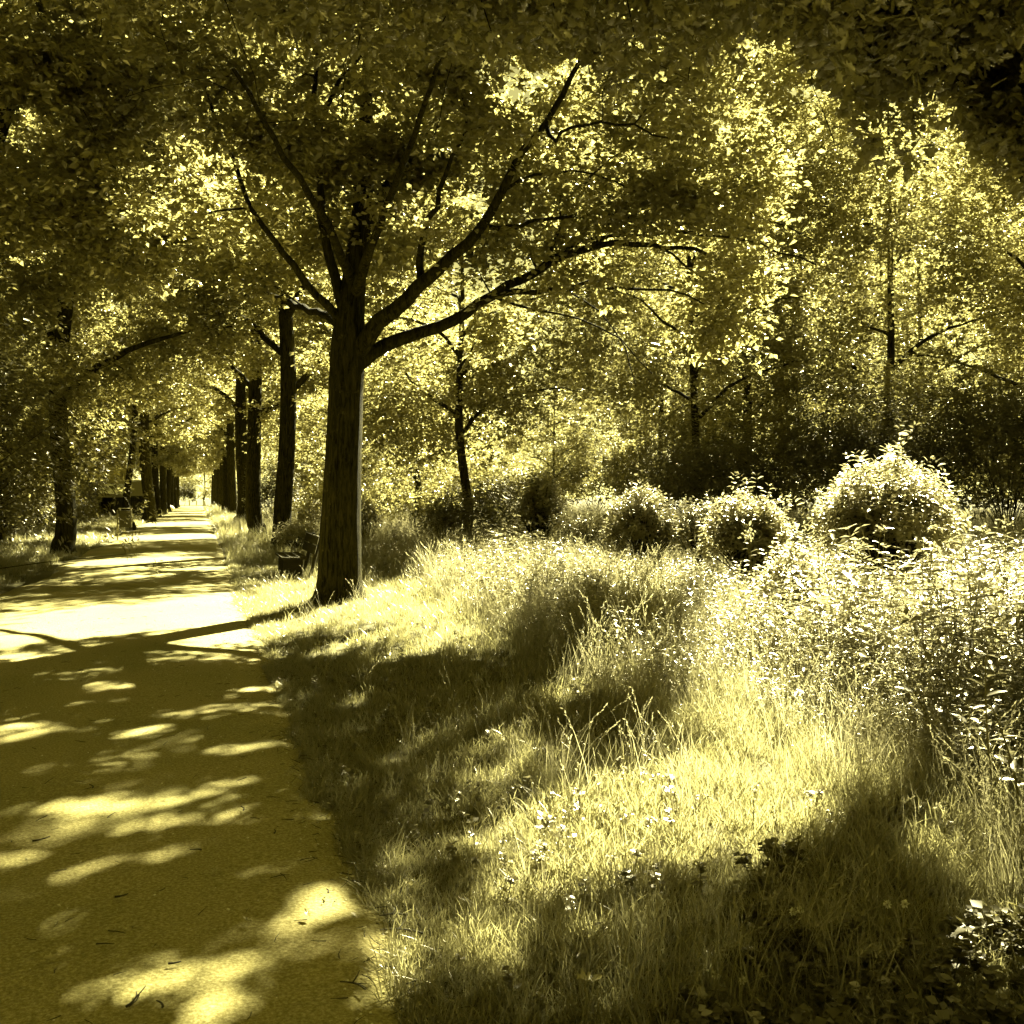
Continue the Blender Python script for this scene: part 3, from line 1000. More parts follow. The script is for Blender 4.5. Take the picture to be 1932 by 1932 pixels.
def shrub(name, label, cat, base, rx, h, n_sh, L, leafm, group=None, tpl=HEX, skirt=.25, tip=True, wells=False):
    """dome of upright leafy shoots on thin stems"""
    base = np.asarray(base, float)
    root = empty(name, base, label, cat, group)
    d = unit(rng.normal(size=(n_sh, 3)))
    d[:, 2] = np.abs(d[:, 2]) * 1.0 - (skirt if leafm is LEAF_SHRUB else .75) * rng.random(n_sh)
    q = rng.random((n_sh, 1)) ** .35
    bump = (1 + (.20 if leafm is LEAF_SHRUB else .32) * wob(d * 1.6 + base, .6, 2) + .10 * rng.normal(size=n_sh) ** 2 * .6)[:, None]
    C = base + np.array([0, 0, h * .48]) + d * q * bump * np.array([rx, rx, h * .52])
    C = C[C[:, 2] > base[2] + .05]
    b = MB()
    for p in C[rng.random(len(C)) < (.2 if leafm is LEAF_SHRUB else .012)]:
        s = np.linspace(0, 1, 4)[:, None]
        m = base + (p - base) * np.array([.25, .25, .6])
        b.tube((1 - s) ** 2 * (base + rng.normal(size=3) * [.06, .06, 0]) + 2 * s * (1 - s) * m + s ** 2 * p, np.linspace(.014, .004, 4), 4, False)
    obj('stems', b.mesh('stems', True, base), BARK, root, kind='stuff')
    # every shoot: pairs of leaves up a short upright tip
    O = unit(unit(C - base - [0, 0, h * .2]) * .8 + [0, 0, .8] + rng.normal(size=C.shape) * .25)
    P, D, Nn, Ln = [], [], [], []
    for k in range(4):
        for sgn in (1, -1):
            a = rng.uniform(0, 6.28, len(C))
            side = unit(np.cross(O, np.stack([np.cos(a), np.sin(a), 0 * a + .2], -1))) * sgn
            P.append(C + O * (k * L * .42) + side * .01)
            dd = unit(side + O * (.05 + .28 * k) - [0, 0, .15])
            D.append(dd)
            Nn.append(unit(O + side * -.3 + rng.normal(size=C.shape) * .25))
            Ln.append(L * rng.uniform(.7, 1.15, len(C)) * (1 - .12 * k))
    P, D, Nn, Ln = map(np.concatenate, (P, D, Nn, Ln))
    V, F = leaf_arrays(P, D, Nn, Ln, Ln * .42, tpl)
    b = MB()
    b.add(V, F)
    obj('leaves', b.mesh('leaves', False, base), leafm, root, kind='stuff')
    return root


def bush(u, vtop, wpx, d, n, L, label, name='elder_bush', cat='bush', leafm=None, group=SHG, **kw):
    p = CAM + Fh * d + Rv * ((u - 966) / FPX * d)
    z = float(ground_z(p[0], p[1]))
    h = 1.6 + (938 - vtop) / FPX * d - z
    return shrub(name, label, cat, (p[0], p[1], z), wpx / 2 * d / FPX, h, n, L, leafm or LEAF_SHRUB, group, **kw)


bush(1672, 862, 250, 13, 1900, .115, 'tallest and widest bush, a dark dome with lit top standing over the herbs')
bush(1215, 925, 135, 17, 800, .12, 'sunlit bush in the middle of the meadow, wider of the joined pair')
bush(1312, 945, 75, 17.4, 170, .11, 'small bush joined to the side of a wider sunlit bush')
bush(1412, 936, 145, 14, 850, .12, 'bush with pale jagged top nearest to the tallest bush')
bush(1018, 888, 84, 21, 620, .12, 'narrow upright bush at the edge of the sunny field')
bush(830, 938, 90, 25, 260, .12, 'low dark bush beside the sunny field, near the big oak')
bush(1100, 968, 150, 19, 300, .09, 'low pale clump lit white before the narrow bush')
bush(1500, 1030, 130, 9.5, 260, .085, 'low pale clump between the tallest bush and its neighbour')
bush(692, 938, 60, 27, 180, .13, 'bright bush peeping out right behind the big oak trunk')
bush(590, 945, 60, 33, 160, .14, 'bright bush seen between the big oak and the next trunk')
bush(560, 985, 80, 26, 240, .12, 'leafy low bush behind the bench', cat='bush')
UG = 'undergrowth bushes on the left'
for k, (x, y, rx, h, lab) in enumerate([(-7.2, 27, 1.6, 2.4, 'dark bush at the left edge of the view'), (-6.2, 33, 1.3, 2.0, 'undergrowth bush left of the leaning oak'),
                                        (-8.5, 38, 2.2, 3.4, 'tall dark bush deep behind the leaning oak'), (-5.9, 39, 1.0, 2.3, 'bush with lit sprays just right of the leaning oak'),
                                        (-7.6, 46, 2.0, 2.6, 'dark bush below the timber screen'), (-5.2, 47, 1.0, 1.2, 'low bush left of the litter bin'),
                                        (-9.8, 31, 2.2, 4.2, 'tall ivy dark bush at the left edge'), (-6.6, 55, 1.2, 1.3, 'low bush before the dark shed'), (-10.2, 82, 2.4, 5.5, 'tall dark bush hiding most of the tiled house'), (-12.5, 60, 3, 6, 'high dark bush behind the timber screen'),
                                        (-11, 48, 2.5, 4.5, 'high dark bush deep on the left'), (-8.6, 23.5, 1.2, 1.5, 'low bush at the very left edge'), (-6.0, 27.5, .9, 1.0, 'low dark bush in front of the undergrowth at the left edge'), (-6.4, 36, 1.1, 1.4, 'low dark bush behind the foot of the leaning oak'), (-6.2, 43, 1.1, 1.2, 'low dark bush left of the bin, nearer than the screen')]):
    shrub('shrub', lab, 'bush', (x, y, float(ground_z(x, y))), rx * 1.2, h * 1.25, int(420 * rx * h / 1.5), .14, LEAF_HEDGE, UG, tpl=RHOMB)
# the dark hedge wall under the wood on the right
for k, (X_, d_, rx, h, lab) in enumerate([(6.0, 31, 2.8, 4.0, 'dark hedge bush behind the joined pair of bushes'), (10.4, 30, 3.2, 5.2, 'dark hedge bush left of the tallest bush'),
                                          (14.6, 29, 3.2, 5.8, 'dark hedge bush right of the tallest bush'), (19, 28, 3.4, 5.5, 'dark hedge bush at the right edge'),
                                          (-1.6, 40, 2.6, 2.8, 'dark hedge bush behind the narrow upright bush'), (-4.4, 42, 2.4, 2.4, 'dark hedge bush at the left end of the field'), (-1.0, 25.0, 1.3, 1.9, 'dark bush under the low hanging leaves at the field edge')]):
    x, y = cam_xy(X_, d_)
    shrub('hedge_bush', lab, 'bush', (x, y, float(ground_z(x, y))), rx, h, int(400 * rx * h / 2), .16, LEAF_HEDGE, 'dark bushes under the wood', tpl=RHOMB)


for k, (X_, d_, rx, h) in enumerate([(-9, 62, 4, 4.5), (-2, 66, 4.5, 4), (5, 60, 4.5, 5), (13, 52, 4.5, 5), (21, 48, 4.5, 6), (29, 45, 4.5, 6), (9, 44, 3.5, 4), (17, 40, 3.5, 4.5), (24, 38, 3.5, 5)]):
    x, y = cam_xy(X_, d_)
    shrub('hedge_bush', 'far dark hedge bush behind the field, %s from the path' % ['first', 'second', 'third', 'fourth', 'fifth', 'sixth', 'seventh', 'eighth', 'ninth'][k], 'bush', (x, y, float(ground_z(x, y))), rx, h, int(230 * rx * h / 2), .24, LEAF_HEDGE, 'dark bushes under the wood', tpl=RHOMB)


hb = bpy.data.objects['hedge_bush.002']
for k, (X_, d_) in enumerate([(-12, 12), (-15, 2), (-13, -8), (-6, -15), (0, -18), (7, -14), (13, -9), (17, -1), (20, 8), (23, 16), (-11, 18)]):  # ring of bushes out of view, added to block low sky light
    x, y = cam_xy(X_, d_)
    copy_tree(hb, (x, y, 0), k * 1.1, 'dense bush outside the view, added to cut the sky light, %s round the viewpoint' % ['first', 'second', 'third', 'fourth', 'fifth', 'sixth', 'seventh', 'eighth', 'ninth', 'tenth', 'last'][k], 1.0)


# ------------------------------------------------------------------ grass and herbs
def src_obj(name, me, mats):
    o = bpy.data.objects.new(name, me)
    for m in mats:
        me.materials.append(m)
    return o


def blades(n, h, spread, lean, width, curl=.5):
    """n grass blades in one tuft: two quads and a tip each"""
    a = rng.uniform(0, 6.283, n)
    rr = spread * np.sqrt(rng.random(n))
    base = np.stack([rr * np.cos(a), rr * np.sin(a), np.full(n, -.01)], -1)
    az = rng.uniform(0, 6.283, n)
    out_ = np.stack([np.cos(az), np.sin(az), 0 * az], -1)
    H = h * rng.uniform(.45, 1.15, n)
    ln = lean * rng.uniform(.2, 1.3, n)
    sd_ = np.cross(out_, [0, 0, 1.0])
    rot = rng.uniform(-.9, .9, n)
    sd_ = sd_ * np.cos(rot)[:, None] + out_ * np.sin(rot)[:, None]
    V, wd = [], width * rng.uniform(.7, 1.2, n)
    for t, wf in ((0, 1.0), (.4, .9), (.75, .6)):
        c = base + out_ * (ln * H * t ** 1.6)[:, None] + np.array([0, 0, 1.0]) * (H * (t - curl * .35 * lean * t ** 2.5))[:, None]
        V += [c - sd_ * (wd * wf / 2)[:, None], c + sd_ * (wd * wf / 2)[:, None]]
    t = 1.0
    V.append(base + out_ * (ln * H)[:, None] + np.array([0, 0, 1.0]) * (H * (1 - curl * .35 * lean))[:, None])
    V = np.stack(V, 1)
    i = (np.arange(n) * 7)[:, None]
    Q = np.concatenate([i + [0, 1, 3, 2], i + [2, 3, 5, 4]])
    T = i + [4, 5, 6]
    return V.reshape(-1, 3), T, Q


def tuft(name, n, h, spread, lean, width, mat, seeds=0):
    b = MB()
    V, T, Q = blades(n, h, spread, lean, width)
    b.add(V, T, Q)
    for k in range(seeds):                                       # seed heads on some of the blades
        tip, below = V[k * 7 + 6], (V[k * 7 + 4] + V[k * 7 + 5]) / 2
        t = np.linspace(.2, 1.15, 9)[:, None]
        C = below + (tip - below) * t
        D = unit((tip - below) + rng.normal(size=C.shape) * .035)
        V2, F2 = leaf_arrays(C, D, unit(rng.normal(size=C.shape)), .022, .007, RHOMB)
        b.add(V2, F2)
    return src_obj(name, b.mesh(name), [mat])


def herb(name, h, pairs, L, Wd, droop, mat, branch=0, flower=False, lean=.12):
    """a stem with opposite leaves, maybe side shoots"""
    b = MB()
    P, D, Nn, Ln = [], [], [], []
    ld = np.array([rng.normal(0, lean), rng.normal(0, lean), 0])

    def shoot(p0, d, length, pairs, L):
        s = np.linspace(0, 1, 5)[:, None]
        q = p0 + d * length * s + np.array([0, 0, 1]) * (.18 * length * s ** 2) + ld * (s ** 2) * length
        b.tube(q, np.linspace(.0045, .002, 5) * (1 if length > .6 else .7), 3, False)
        for k in range(pairs):
            t = .18 + .82 * k / max(1, pairs - 1)
            c = np.array([np.interp(t, s[:, 0], q[:, j]) for j in range(3)])
            a0 = k * 1.571 + rng.uniform(-.3, .3)
            for sg in (0, math.pi):
                dd = np.array([math.cos(a0 + sg), math.sin(a0 + sg), rng.uniform(-droop, .45)])
                P.append(c)
                D.append(dd)
                Nn.append(np.array([0, 0, 1.0]) + rng.normal(size=3) * .3)
                Ln.append(L * (1.15 - .65 * abs(t - .45)) * rng.uniform(.7, 1.2))
        return q
    q = shoot(np.zeros(3), np.array([0, 0, .85]), h, pairs, L)
    tips = [q[-1]]
    for k in range(branch):
        t = rng.uniform(.45, .85)
        c = np.array([np.interp(t, np.linspace(0, 1, 5), q[:, j]) for j in range(3)])
        a = rng.uniform(0, 6.28)
        q2 = shoot(c, np.array([math.cos(a) * .6, math.sin(a) * .6, .7]), h * rng.uniform(.18, .35), max(3, pairs // 3), L * .7)
        tips.append(q2[-1])
    V, F = leaf_arrays(np.array(P), np.array(D), np.array(Nn), np.array(Ln), np.array(Ln) * Wd, RHOMB)
    b.add(V, F)
    if flower:
        C = np.concatenate([t + rng.normal(size=(14, 3)) * [.03, .03, .012] for t in tips])
        dd = unit(rng.normal(size=C.shape) + [0, 0, .8])
        V, F = leaf_arrays(C, dd, unit(rng.normal(size=C.shape)), .016, .013, RHOMB)
        b.add(V, F)
    return src_obj(name, b.mesh(name), [mat])


def scatter(name, sources, P, yaw, tilt, scl, idx, mat=None, label=None):
    """one object whose points carry copies of the source plants"""
    me = bpy.data.meshes.new(name)
    me.vertices.add(len(P))
    me.vertices.foreach_set('co', np.asarray(P, np.float32).ravel())
    for nm, typ, arr, key in (('rot', 'FLOAT_VECTOR', np.stack([tilt[:, 0], tilt[:, 1], yaw], -1), 'vector'), ('scl', 'FLOAT', scl, 'value'), ('idx', 'INT', idx, 'value')):
        at_ = me.attributes.new(nm, typ, 'POINT')
        at_.data.foreach_set(key, np.asarray(arr, np.int32 if typ == 'INT' else np.float32).ravel())
    me.update()
    o = bpy.data.objects.new(name, me)
    COL.objects.link(o)
    o['kind'] = 'stuff'
    g = bpy.data.node_groups.new(name, 'GeometryNodeTree')
    g.interface.new_socket('Geometry', in_out='INPUT', socket_type='NodeSocketGeometry')
    g.interface.new_socket('Geometry', in_out='OUTPUT', socket_type='NodeSocketGeometry')
    gi, go = g.nodes.new('NodeGroupInput'), g.nodes.new('NodeGroupOutput')
    ip = g.nodes.new('GeometryNodeInstanceOnPoints')
    jn = g.nodes.new('GeometryNodeJoinGeometry')
    for s in reversed(sources):
        oi = g.nodes.new('GeometryNodeObjectInfo')
        oi.inputs['Object'].default_value = s
        oi.inputs['As Instance'].default_value = False
        gt = g.nodes.new('GeometryNodeGeometryToInstance')
        g.links.new(oi.outputs['Geometry'], gt.inputs[0])
        g.links.new(gt.outputs[0], jn.inputs[0])

    def attr(nm, typ):
        n = g.nodes.new('GeometryNodeInputNamedAttribute')
        n.data_type = typ
        n.inputs['Name'].default_value = nm
        return n.outputs['Attribute']
    er = g.nodes.new('FunctionNodeEulerToRotation')
    g.links.new(attr('rot', 'FLOAT_VECTOR'), er.inputs[0])
    g.links.new(gi.outputs[0], ip.inputs['Points'])
    g.links.new(jn.outputs[0], ip.inputs['Instance'])
    ip.inputs['Pick Instance'].default_value = True
    g.links.new(attr('idx', 'INT'), ip.inputs['Instance Index'])
    g.links.new(er.outputs[0], ip.inputs['Rotation'])
    g.links.new(attr('scl', 'FLOAT'), ip.inputs['Scale'])
    g.links.new(ip.outputs[0], go.inputs[0])
    md = o.modifiers.new('scatter', 'NODES')
    md.node_group = g
    return o


def polar(n, dmin, dmax, a0, a1, power=1.0):
    """points round the camera, denser near it; angles from the view axis in degrees"""
    d = dmin + (dmax - dmin) * rng.random(n) ** power
    a = R(a0) + R(a1 - a0) * rng.random(n)
    x = CAM[0] + d * np.sin(YAW + a)
    y = CAM[1] + d * np.cos(YAW + a)
    return x, y


# line on the ground where the mown grass ends and the tall herbs begin (picture coordinates of ground points)
HB_U = np.array([-4000, 560, 640, 720, 800, 900, 1000, 1100, 1200, 1300, 1400, 1500, 1700, 1932, 2300, 5000])
HB_V = np.array([1010, 1015, 1045, 1090, 1130, 1195, 1262, 1310, 1340, 1355, 1380, 1420, 1500, 1620, 1750, 2200])


def herb_depth(x, y):
    """metres behind the herb line (negative: mown side)"""
    P = np.stack([x, y, 0 * x], -1)
    u, v, d = to_px(P)
    vb = np.interp(u, HB_U, HB_V) + 14 * wob(P, .9, 5)
    db = 1.6 * FPX / np.maximum(vb - 938, 5)
    return np.where(d > 0, d - db, -5)


def finish(name, sources, x, y, sc, dz=0.0, tilt=.12):
    n = len(x)
    P = np.stack([x, y, ground_z(x, y) + dz], -1)
    return scatter(name, sources, P, rng.uniform(0, 6.283, n), rng.normal(0, tilt, (n, 2)), sc, rng.integers(0, len(sources), n))


lawn = [tuft('lawn_tuft', 16, .085, .05, .55, .0042, GRASS) for k in range(4)] + [tuft('lawn_tuft', 12, .13, .05, .75, .0045, GRASS) for k in range(3)]
mid = [tuft('meadow_tuft', 24, .30, .08, .6, .0036, GRASS) for k in range(4)] + [tuft('meadow_tuft', 14, .46, .08, .42, .003, DRYGRASS, 5) for k in range(3)]
tall = [tuft('tall_tuft', 22, .74, .12, .42, .0042, DRYGRASS, 6) for k in range(4)]
nettle = [herb('nettle', rng.uniform(.72, 1.0), 14, (.065, .08, .095, .115)[k], .42, .5, LEAF_HERB, branch=1) for k in range(4)]
lance = [herb('goldenrod', rng.uniform(.7, 1.05), 20, .09, .17, .2, LEAF_HERB, branch=2) for k in range(4)]
nettle += [herb('dock', rng.uniform(.5, .8), 6, .17, .36, .35, LEAF_HERB, branch=0) for k in range(2)]
parsley = [herb('chervil', rng.uniform(.8, 1.1), 7, .075, .35, .3, LEAF_HERB, branch=4, flower=True) for k in range(3)]
small = [herb('clover', .10, 3, .035, .8, .2, LEAF_HERB, branch=3) for k in range(3)]

# mown grass, right side
x, y = polar(42000, 2.2, 26, -32, 36, 1.35)
hd = herb_depth(x, y)
off = x - edge_r(y)
m = (off > -.10 + .16 * rng.random(len(x))) & (hd < .6) & ((off > .25) | (rng.random(len(x)) < .45 + off * 1.8)) & (np.hypot(x - MAIN[0], y - MAIN[1]) > .42)
x, y, hd, off = x[m], y[m], hd[m], off[m]
dist = np.hypot(x, y)
sc = (.75 + .35 * rng.random(len(x))) * (1 + .35 * sstep(-2.5, .3, hd)) * (.65 + .35 * sstep(0, .6, off)) * (1 + .02 * dist) * (1 + .25 * wob(np.stack([x, y, 0 * x], -1), .5, 3))
finish('lawn_grass', lawn, x, y, np.clip(sc, .4, 2))
yy = 1.2 + 24 * rng.random(5200) ** 1.5
xx = edge_r(yy) - .10 + .42 * rng.random(5200) ** 1.6 + .06 * wob(np.stack([yy * 0, yy, yy * 0], -1), .25, 2)
finish('edge_grass', lawn, xx, yy, rng.uniform(.45, 1.05, 5200), -.01, .35)
# clover and low weeds in it
x, y = polar(1300, 2.2, 12, -25, 36, 1.1)
m = (x > edge_r(y) + .12) & (herb_depth(x, y) < .3) & (wob(np.stack([x, y, 0 * x], -1), .6, 7) > -.1)
x, y = x[m], y[m]
finish('clover', small, x, y, rng.uniform(.6, 1.3, len(x)))
# broad ground ivy leaves in the deep shade at the lower right
ivy = [herb('ground_ivy', .12, 3, .045, .95, .15, LEAF_HEDGE, branch=4) for k in range(3)]
x, y = polar(1500, 2.4, 5.6, -4, 36, 1.0)
u, v, d = to_px(np.stack([x, y, 0 * x], -1))
m = (x > edge_r(y) + .5) & (herb_depth(x, y) < .2) & (v > 1800 + 110 * wob(np.stack([x, y, 0 * x], -1), .4, 2)) & (u > 1420 + 120 * wob(np.stack([x, y, 0 * x], -1), .3, 4)) & (rng.random(len(x)) < .7)
x, y = x[m], y[m]
finish('ground_ivy', ivy, x, y, rng.uniform(.6, 1.25, len(x)))
# longer tufts towards and under the herbs
x, y = polar(21000, 3, 30, -30, 38, 1.3)
hd = herb_depth(x, y)
pr_m = sstep(-1.3, .2, hd) * .95 + .02 + .22 * (wob(np.stack([x, y, 0 * x], -1), .7, 9) > .45)
m = (x > edge_r(y) + .35) & (rng.random(len(x)) < pr_m) & (np.hypot(x - MAIN[0], y - MAIN[1]) > .5)
x, y, hd = x[m], y[m], hd[m]
finish('long_grass', mid, x, y, (.55 + .5 * rng.random(len(x))) * (1 + .25 * sstep(-1, 1, hd)) * (1 + .35 * sstep(0, 1.2, hd) * (to_px(np.stack([x, y, 0 * x], -1))[0] < 1250)))
# the tall herbs of the meadow
x, y = polar(14500, 4.2, 34, -27, 40, 1.15)
hd = herb_depth(x, y)
m = (hd > 0) & (x > edge_r(y) + .9)
x, y, hd = x[m], y[m], hd[m]
u, v, d = to_px(np.stack([x, y, 0 * x], -1))
field = sstep(20, 26, d)                                     # lower growth out in the field
sc = (.45 + .55 * sstep(0, 1.6, hd)) * rng.uniform(.7, 1.08, len(x)) * (1 - .35 * field) * (.80 + .26 * sstep(1250, 1750, u)) * (1 + .24 * wob(np.stack([x, y, 0 * x], -1), .9, 6)) * (1 - .30 * sstep(7.5, 12, d) * sstep(1100, 1250, u))
kind = rng.random(len(x)) + .35 * wob(np.stack([x, y, 0 * x], -1), 1.6, 2)
m = kind < .55
finish('nettles', nettle, x[m], y[m], sc[m])
m2 = (kind >= .55) & (kind < .95)
finish('meadow_herbs', lance, x[m2], y[m2], sc[m2])
m3 = kind >= .95
finish('flowering_herbs', parsley, x[m3], y[m3], sc[m3] * 1.05)
x, y = polar(9000, 5, 60, -26, 40, 1.3)
hd = herb_depth(x, y)
u, v, d = to_px(np.stack([x, y, 0 * x], -1))
m = (hd > -.1) & (x > edge_r(y) + .9) & ((u < 1230) | (d > 16) | (rng.random(len(x)) < .3))
x, y, hd = x[m], y[m], hd[m]
finish('meadow_grass', tall, x, y, (.5 + .5 * sstep(0, 1.5, hd)) * (1 - .40 * sstep(7.5, 12, d[m]) * sstep(1100, 1250, u[m])) * rng.uniform(.7, 1.2, len(x)))
x, y = polar(9000, 22, 75, -24, 34, 1.2)
m = x > edge_r(y) + 2.5
x, y = x[m], y[m]
finish('field_grass', tall + mid, x, y, rng.uniform(.7, 1.3, len(x)) * (1 + np.hypot(x, y) / 90))
# verges far along and on the left
x = np.concatenate([rng.uniform(PR, 4.5, 5000), rng.uniform(-7.5, PL, 9000)])
y = np.concatenate([24 + 110 * rng.random(5000) ** 1.7, 12 + 110 * rng.random(9000) ** 1.5])
m = ((x > edge_r(y) + .02) | (x < edge_l(y) - .02))
x, y = x[m], y[m]
m = x > 0
finish('verge_grass', lawn + mid[:2], x[m], y[m], rng.uniform(.8, 1.6, m.sum()) * (1 + y[m] / 90))
x, y = x[~m], y[~m]
finish('shaded_verge_grass', lawn, x, y, rng.uniform(.8, 1.6, len(x)) * (1 + y / 60))

# ------------------------------------------------------------------ single tall plants standing out of the herbs
LEAFTPL = {}


def leaf_piece(L, W, tpl=HEX):
    k = (round(L, 3), round(W, 3))
    if k not in LEAFTPL:
        V, F = leaf_arrays(np.zeros((1, 3)), np.array([[1.0, 0, 0]]), np.array([[0, 0, 1.0]]), L, W, tpl)
        LEAFTPL[k] = make_mesh('leaf', V, F, True)
        LEAFTPL[k].materials.append(LEAF_HERB)
    return LEAFTPL[k]


def tall_plant(u, vtop, d, lean_px, label, n=8, L=.13, W=.045, thick=.006, head=True, name='tall_herb'):
    p = CAM + Fh * d + Rv * ((u - 966) / FPX * d)
    base = np.array([p[0], p[1], float(ground_z(p[0], p[1]))])
    top = at(u + lean_px, vtop, d)
    root = empty(name, base, label, 'plant', 'tall single herbs')
    s = np.linspace(0, 1, 8)[:, None]
    q = base + (top - base) * s + np.array([0, 0, 1]) * 0 + (Rv * rng.normal(0, .05) + Fh * rng.normal(0, .04)) * np.sin(s * 3.14)
    b = MB()
    b.tube(q, np.linspace(thick, thick * .45, 8), 5, True)
    obj('stem', b.mesh('stem', True, base), STEM, root)
    me = leaf_piece(L, W)
    for k in range(n):
        t = .38 + .6 * k / n
        c = np.array([np.interp(t, s[:, 0], q[:, j]) for j in range(3)]) - base
        a = k * 2.6 + rng.uniform(-.3, .3)
        o = obj('leaf', me, None, root, loc=c)
        o.rotation_euler = (rng.uniform(-.3, .3), rng.uniform(-.5, .35), a)
        o.scale = (rng.uniform(.7, 1.15) * (1.1 - .5 * t),) * 3
    if head:
        C = (top - base) + rng.normal(size=(26, 3)) * [.028, .028, .02]
        V, F = leaf_arrays(C, unit(rng.normal(size=C.shape) + [0, 0, .5]), unit(rng.normal(size=C.shape)), .028, .018, RHOMB)
        obj('flower_head', make_mesh('flower_head', V, F), LEAF_HERB, root, kind='stuff')


TP = [(1478, 965, 9.5, -18, 'forked tall herb with pale stem before the jagged bush'), (1470, 985, 9.3, 22, 'tall herb leaning against the jagged bush'),
      (1425, 1005, 9.0, -12, 'slender herb left of the forked pale stem'), (1395, 1015, 9.1, 14, 'herb on the left of the slender pair before the jagged bush'),
      (1585, 1030, 8.6, 10, 'knobbly herb between the jagged bush and the tallest bush'), (1610, 1030, 8.2, 2, 'straight stem at the foot of the tallest bush, left of its twin'),
      (1622, 1028, 8.3, 8, 'straight stem at the foot of the tallest bush, right of its twin'), (1668, 1000, 8.0, -6, 'highest herb before the dark middle of the tallest bush'),
      (1745, 996, 7.0, 18, 'dark thin stem with star shaped top right of the tallest bush'), (1700, 1035, 7.2, 60, 'herb leaning far over before the tallest bush'),
      (1540, 1030, 9.0, 5, 'pale herb in the clump left of the tallest bush'), (1890, 985, 7.6, 10, 'spiky herb against the dark wood at the right edge'),
      (1860, 1000, 7.8, -4, 'spiky herb one step in from the right edge'), (1810, 1020, 7.4, 6, 'herb with small top in front of the shaded grass'),
      (1300, 1040, 9.8, 8, 'thin herb before the pair of joined bushes'), (1245, 1050, 10.2, -6, 'thin herb at the left of the joined bushes'),
      (1150, 1035, 11, 5, 'thin herb before the low pale clump'), (960, 1020, 12.5, 6, 'thin herb in front of the narrow bush')]
for (u, v, d, lp, lab) in TP:
    tall_plant(u, v, d, lp, lab, n=9, L=.11 if d > 8 else .12)
# broad leaved plants at the right edge
BP = [(1890, 1240, 4.7, -30, 'broad leaved weed bending in from the right edge, upper'), (1930, 1330, 4.4, -60, 'broad leaved weed bending in from the right edge, lower'),
      (1850, 1330, 4.9, -20, 'broad leaved weed a little in from the right edge'), (1760, 1270, 5.4, -60, 'long bare stem slanting across the sunlit herbs')]
for (u, v, d, lp, lab) in BP:
    tall_plant(u, v, d, lp, lab, n=11, L=.14, W=.06, thick=.007, head=False, name='broad_leaved_weed')

# ------------------------------------------------------------------ small flowers, fallen leaves, twigs
for k, (u, v, hh, lab) in enumerate([(1486, 1765, .16, 'small pale flower in the dark grass, left of a pair'), (1500, 1768, .17, 'small pale flower in the dark grass, right of a pair'),
                                     (1664, 1790, .20, 'pale clover head in the deep shade, left of two'), (1697, 1792, .20, 'pale clover head in the deep shade, right of two'),
                                     (1338, 1836, .10, 'tiny pale flower at the rim of the sunny grass, upper'), (1390, 1850, .10, 'tiny pale flower at the rim of the sunny grass, lower'),
                                     (955, 1610, .09, 'small white flower near the path edge'), (1170, 1530, .12, 'white flower in the bright band of grass')]):
    p = gpt(u, v + 60)
    root = empty('clover_flower', p, lab, 'flower', 'small white flowers in the grass')
    b = MB()
    s = np.linspace(0, 1, 5)[:, None]
    q = np.array([0, 0, hh]) * s + np.array([.02, 0, 0]) * s ** 2
    b.tube(q, np.full(5, .0016), 4, False)
    obj('stem', b.mesh('stem', True), STEM, root)
    C = unit(rng.normal(size=(40, 3)))
    V, F = leaf_arrays(q[-1] + C * .003, C, unit(rng.normal(size=C.shape)), .013, .007, RHOMB)
    obj('flower_head', make_mesh('flower_head', V, F), FLOWER, root)

DRY = leaf_mat('dry_leaf', (.30, .26, .10), (.42, .37, .16), (.3, .26, .1), .3, .05)
V, F = leaf_arrays(np.zeros((1, 3)), np.array([[1.0, 0, 0]]), np.array([[0, 0, 1.0]]), .07, .04, OAK)
V[:, 2] += .6 * V[:, 1] ** 2 / .02 + .3 * (V[:, 0] - .035) ** 2 / .03
dl = make_mesh('fallen_leaf', V, F, True)
for k, (u, v, lab) in enumerate([(412, 1655, 'pale fallen leaf in the middle of the shaded path'), (573, 1739, 'curled white fallen leaf near the lit patch at the path edge'),
                                 (115, 1835, 'small fallen leaf low on the shaded left of the path'), (455, 1755, 'yellow fallen leaf left of the curled white one'),
                                 (940, 1700, 'pale leaf standing on edge in the grass by the path'), (760, 1690, 'pale leaf at the edge of the path'), (1135, 1870, 'lobed fallen leaf lying in the near grass')]):
    p = foot(u, v)
    g_ = float(ground_z(p[0], p[1]))
    zz = .045 if p[0] < edge_r(p[1]) else g_ + .06
    o = obj('fallen_leaf', dl, DRY, None, label=lab, cat='leaf', group='fallen leaves', loc=(p[0], p[1], zz))
    o.rotation_euler = (rng.uniform(-.3, .3), rng.uniform(-.3, .3), rng.uniform(0, 6))
    o.scale = (.8 if k < 6 else 1.5,) * 3
TW = [(255, 1910, .09, 'thick bent twig low on the path'), (305, 1918, .05, 'short split twig right of the bent one'), (80, 1600, .08, 'long thin twig at the left edge of the path'),
      (175, 1497, .07, 'twig in the lit stripes on the left of the path'), (460, 1540, .07, 'dark twig in the middle of the lit stripes'), (670, 1880, .10, 'straight twig pointing to the grass edge'),
      (760, 1775, .16, 'forked dead twig at the grass edge'), (745, 1745, .10, 'curved dead twig above the forked one'), (330, 1840, .04, 'stub of twig in the big lit patch'),
      (370, 1620, .05, 'small twig in the shade left of centre'), (520, 1585, .05, 'small twig in the shade right of centre'), (230, 1710, .05, 'small twig on the lower left of the path'),
      (620, 1700, .04, 'tiny twig in the lit patch near the edge')]
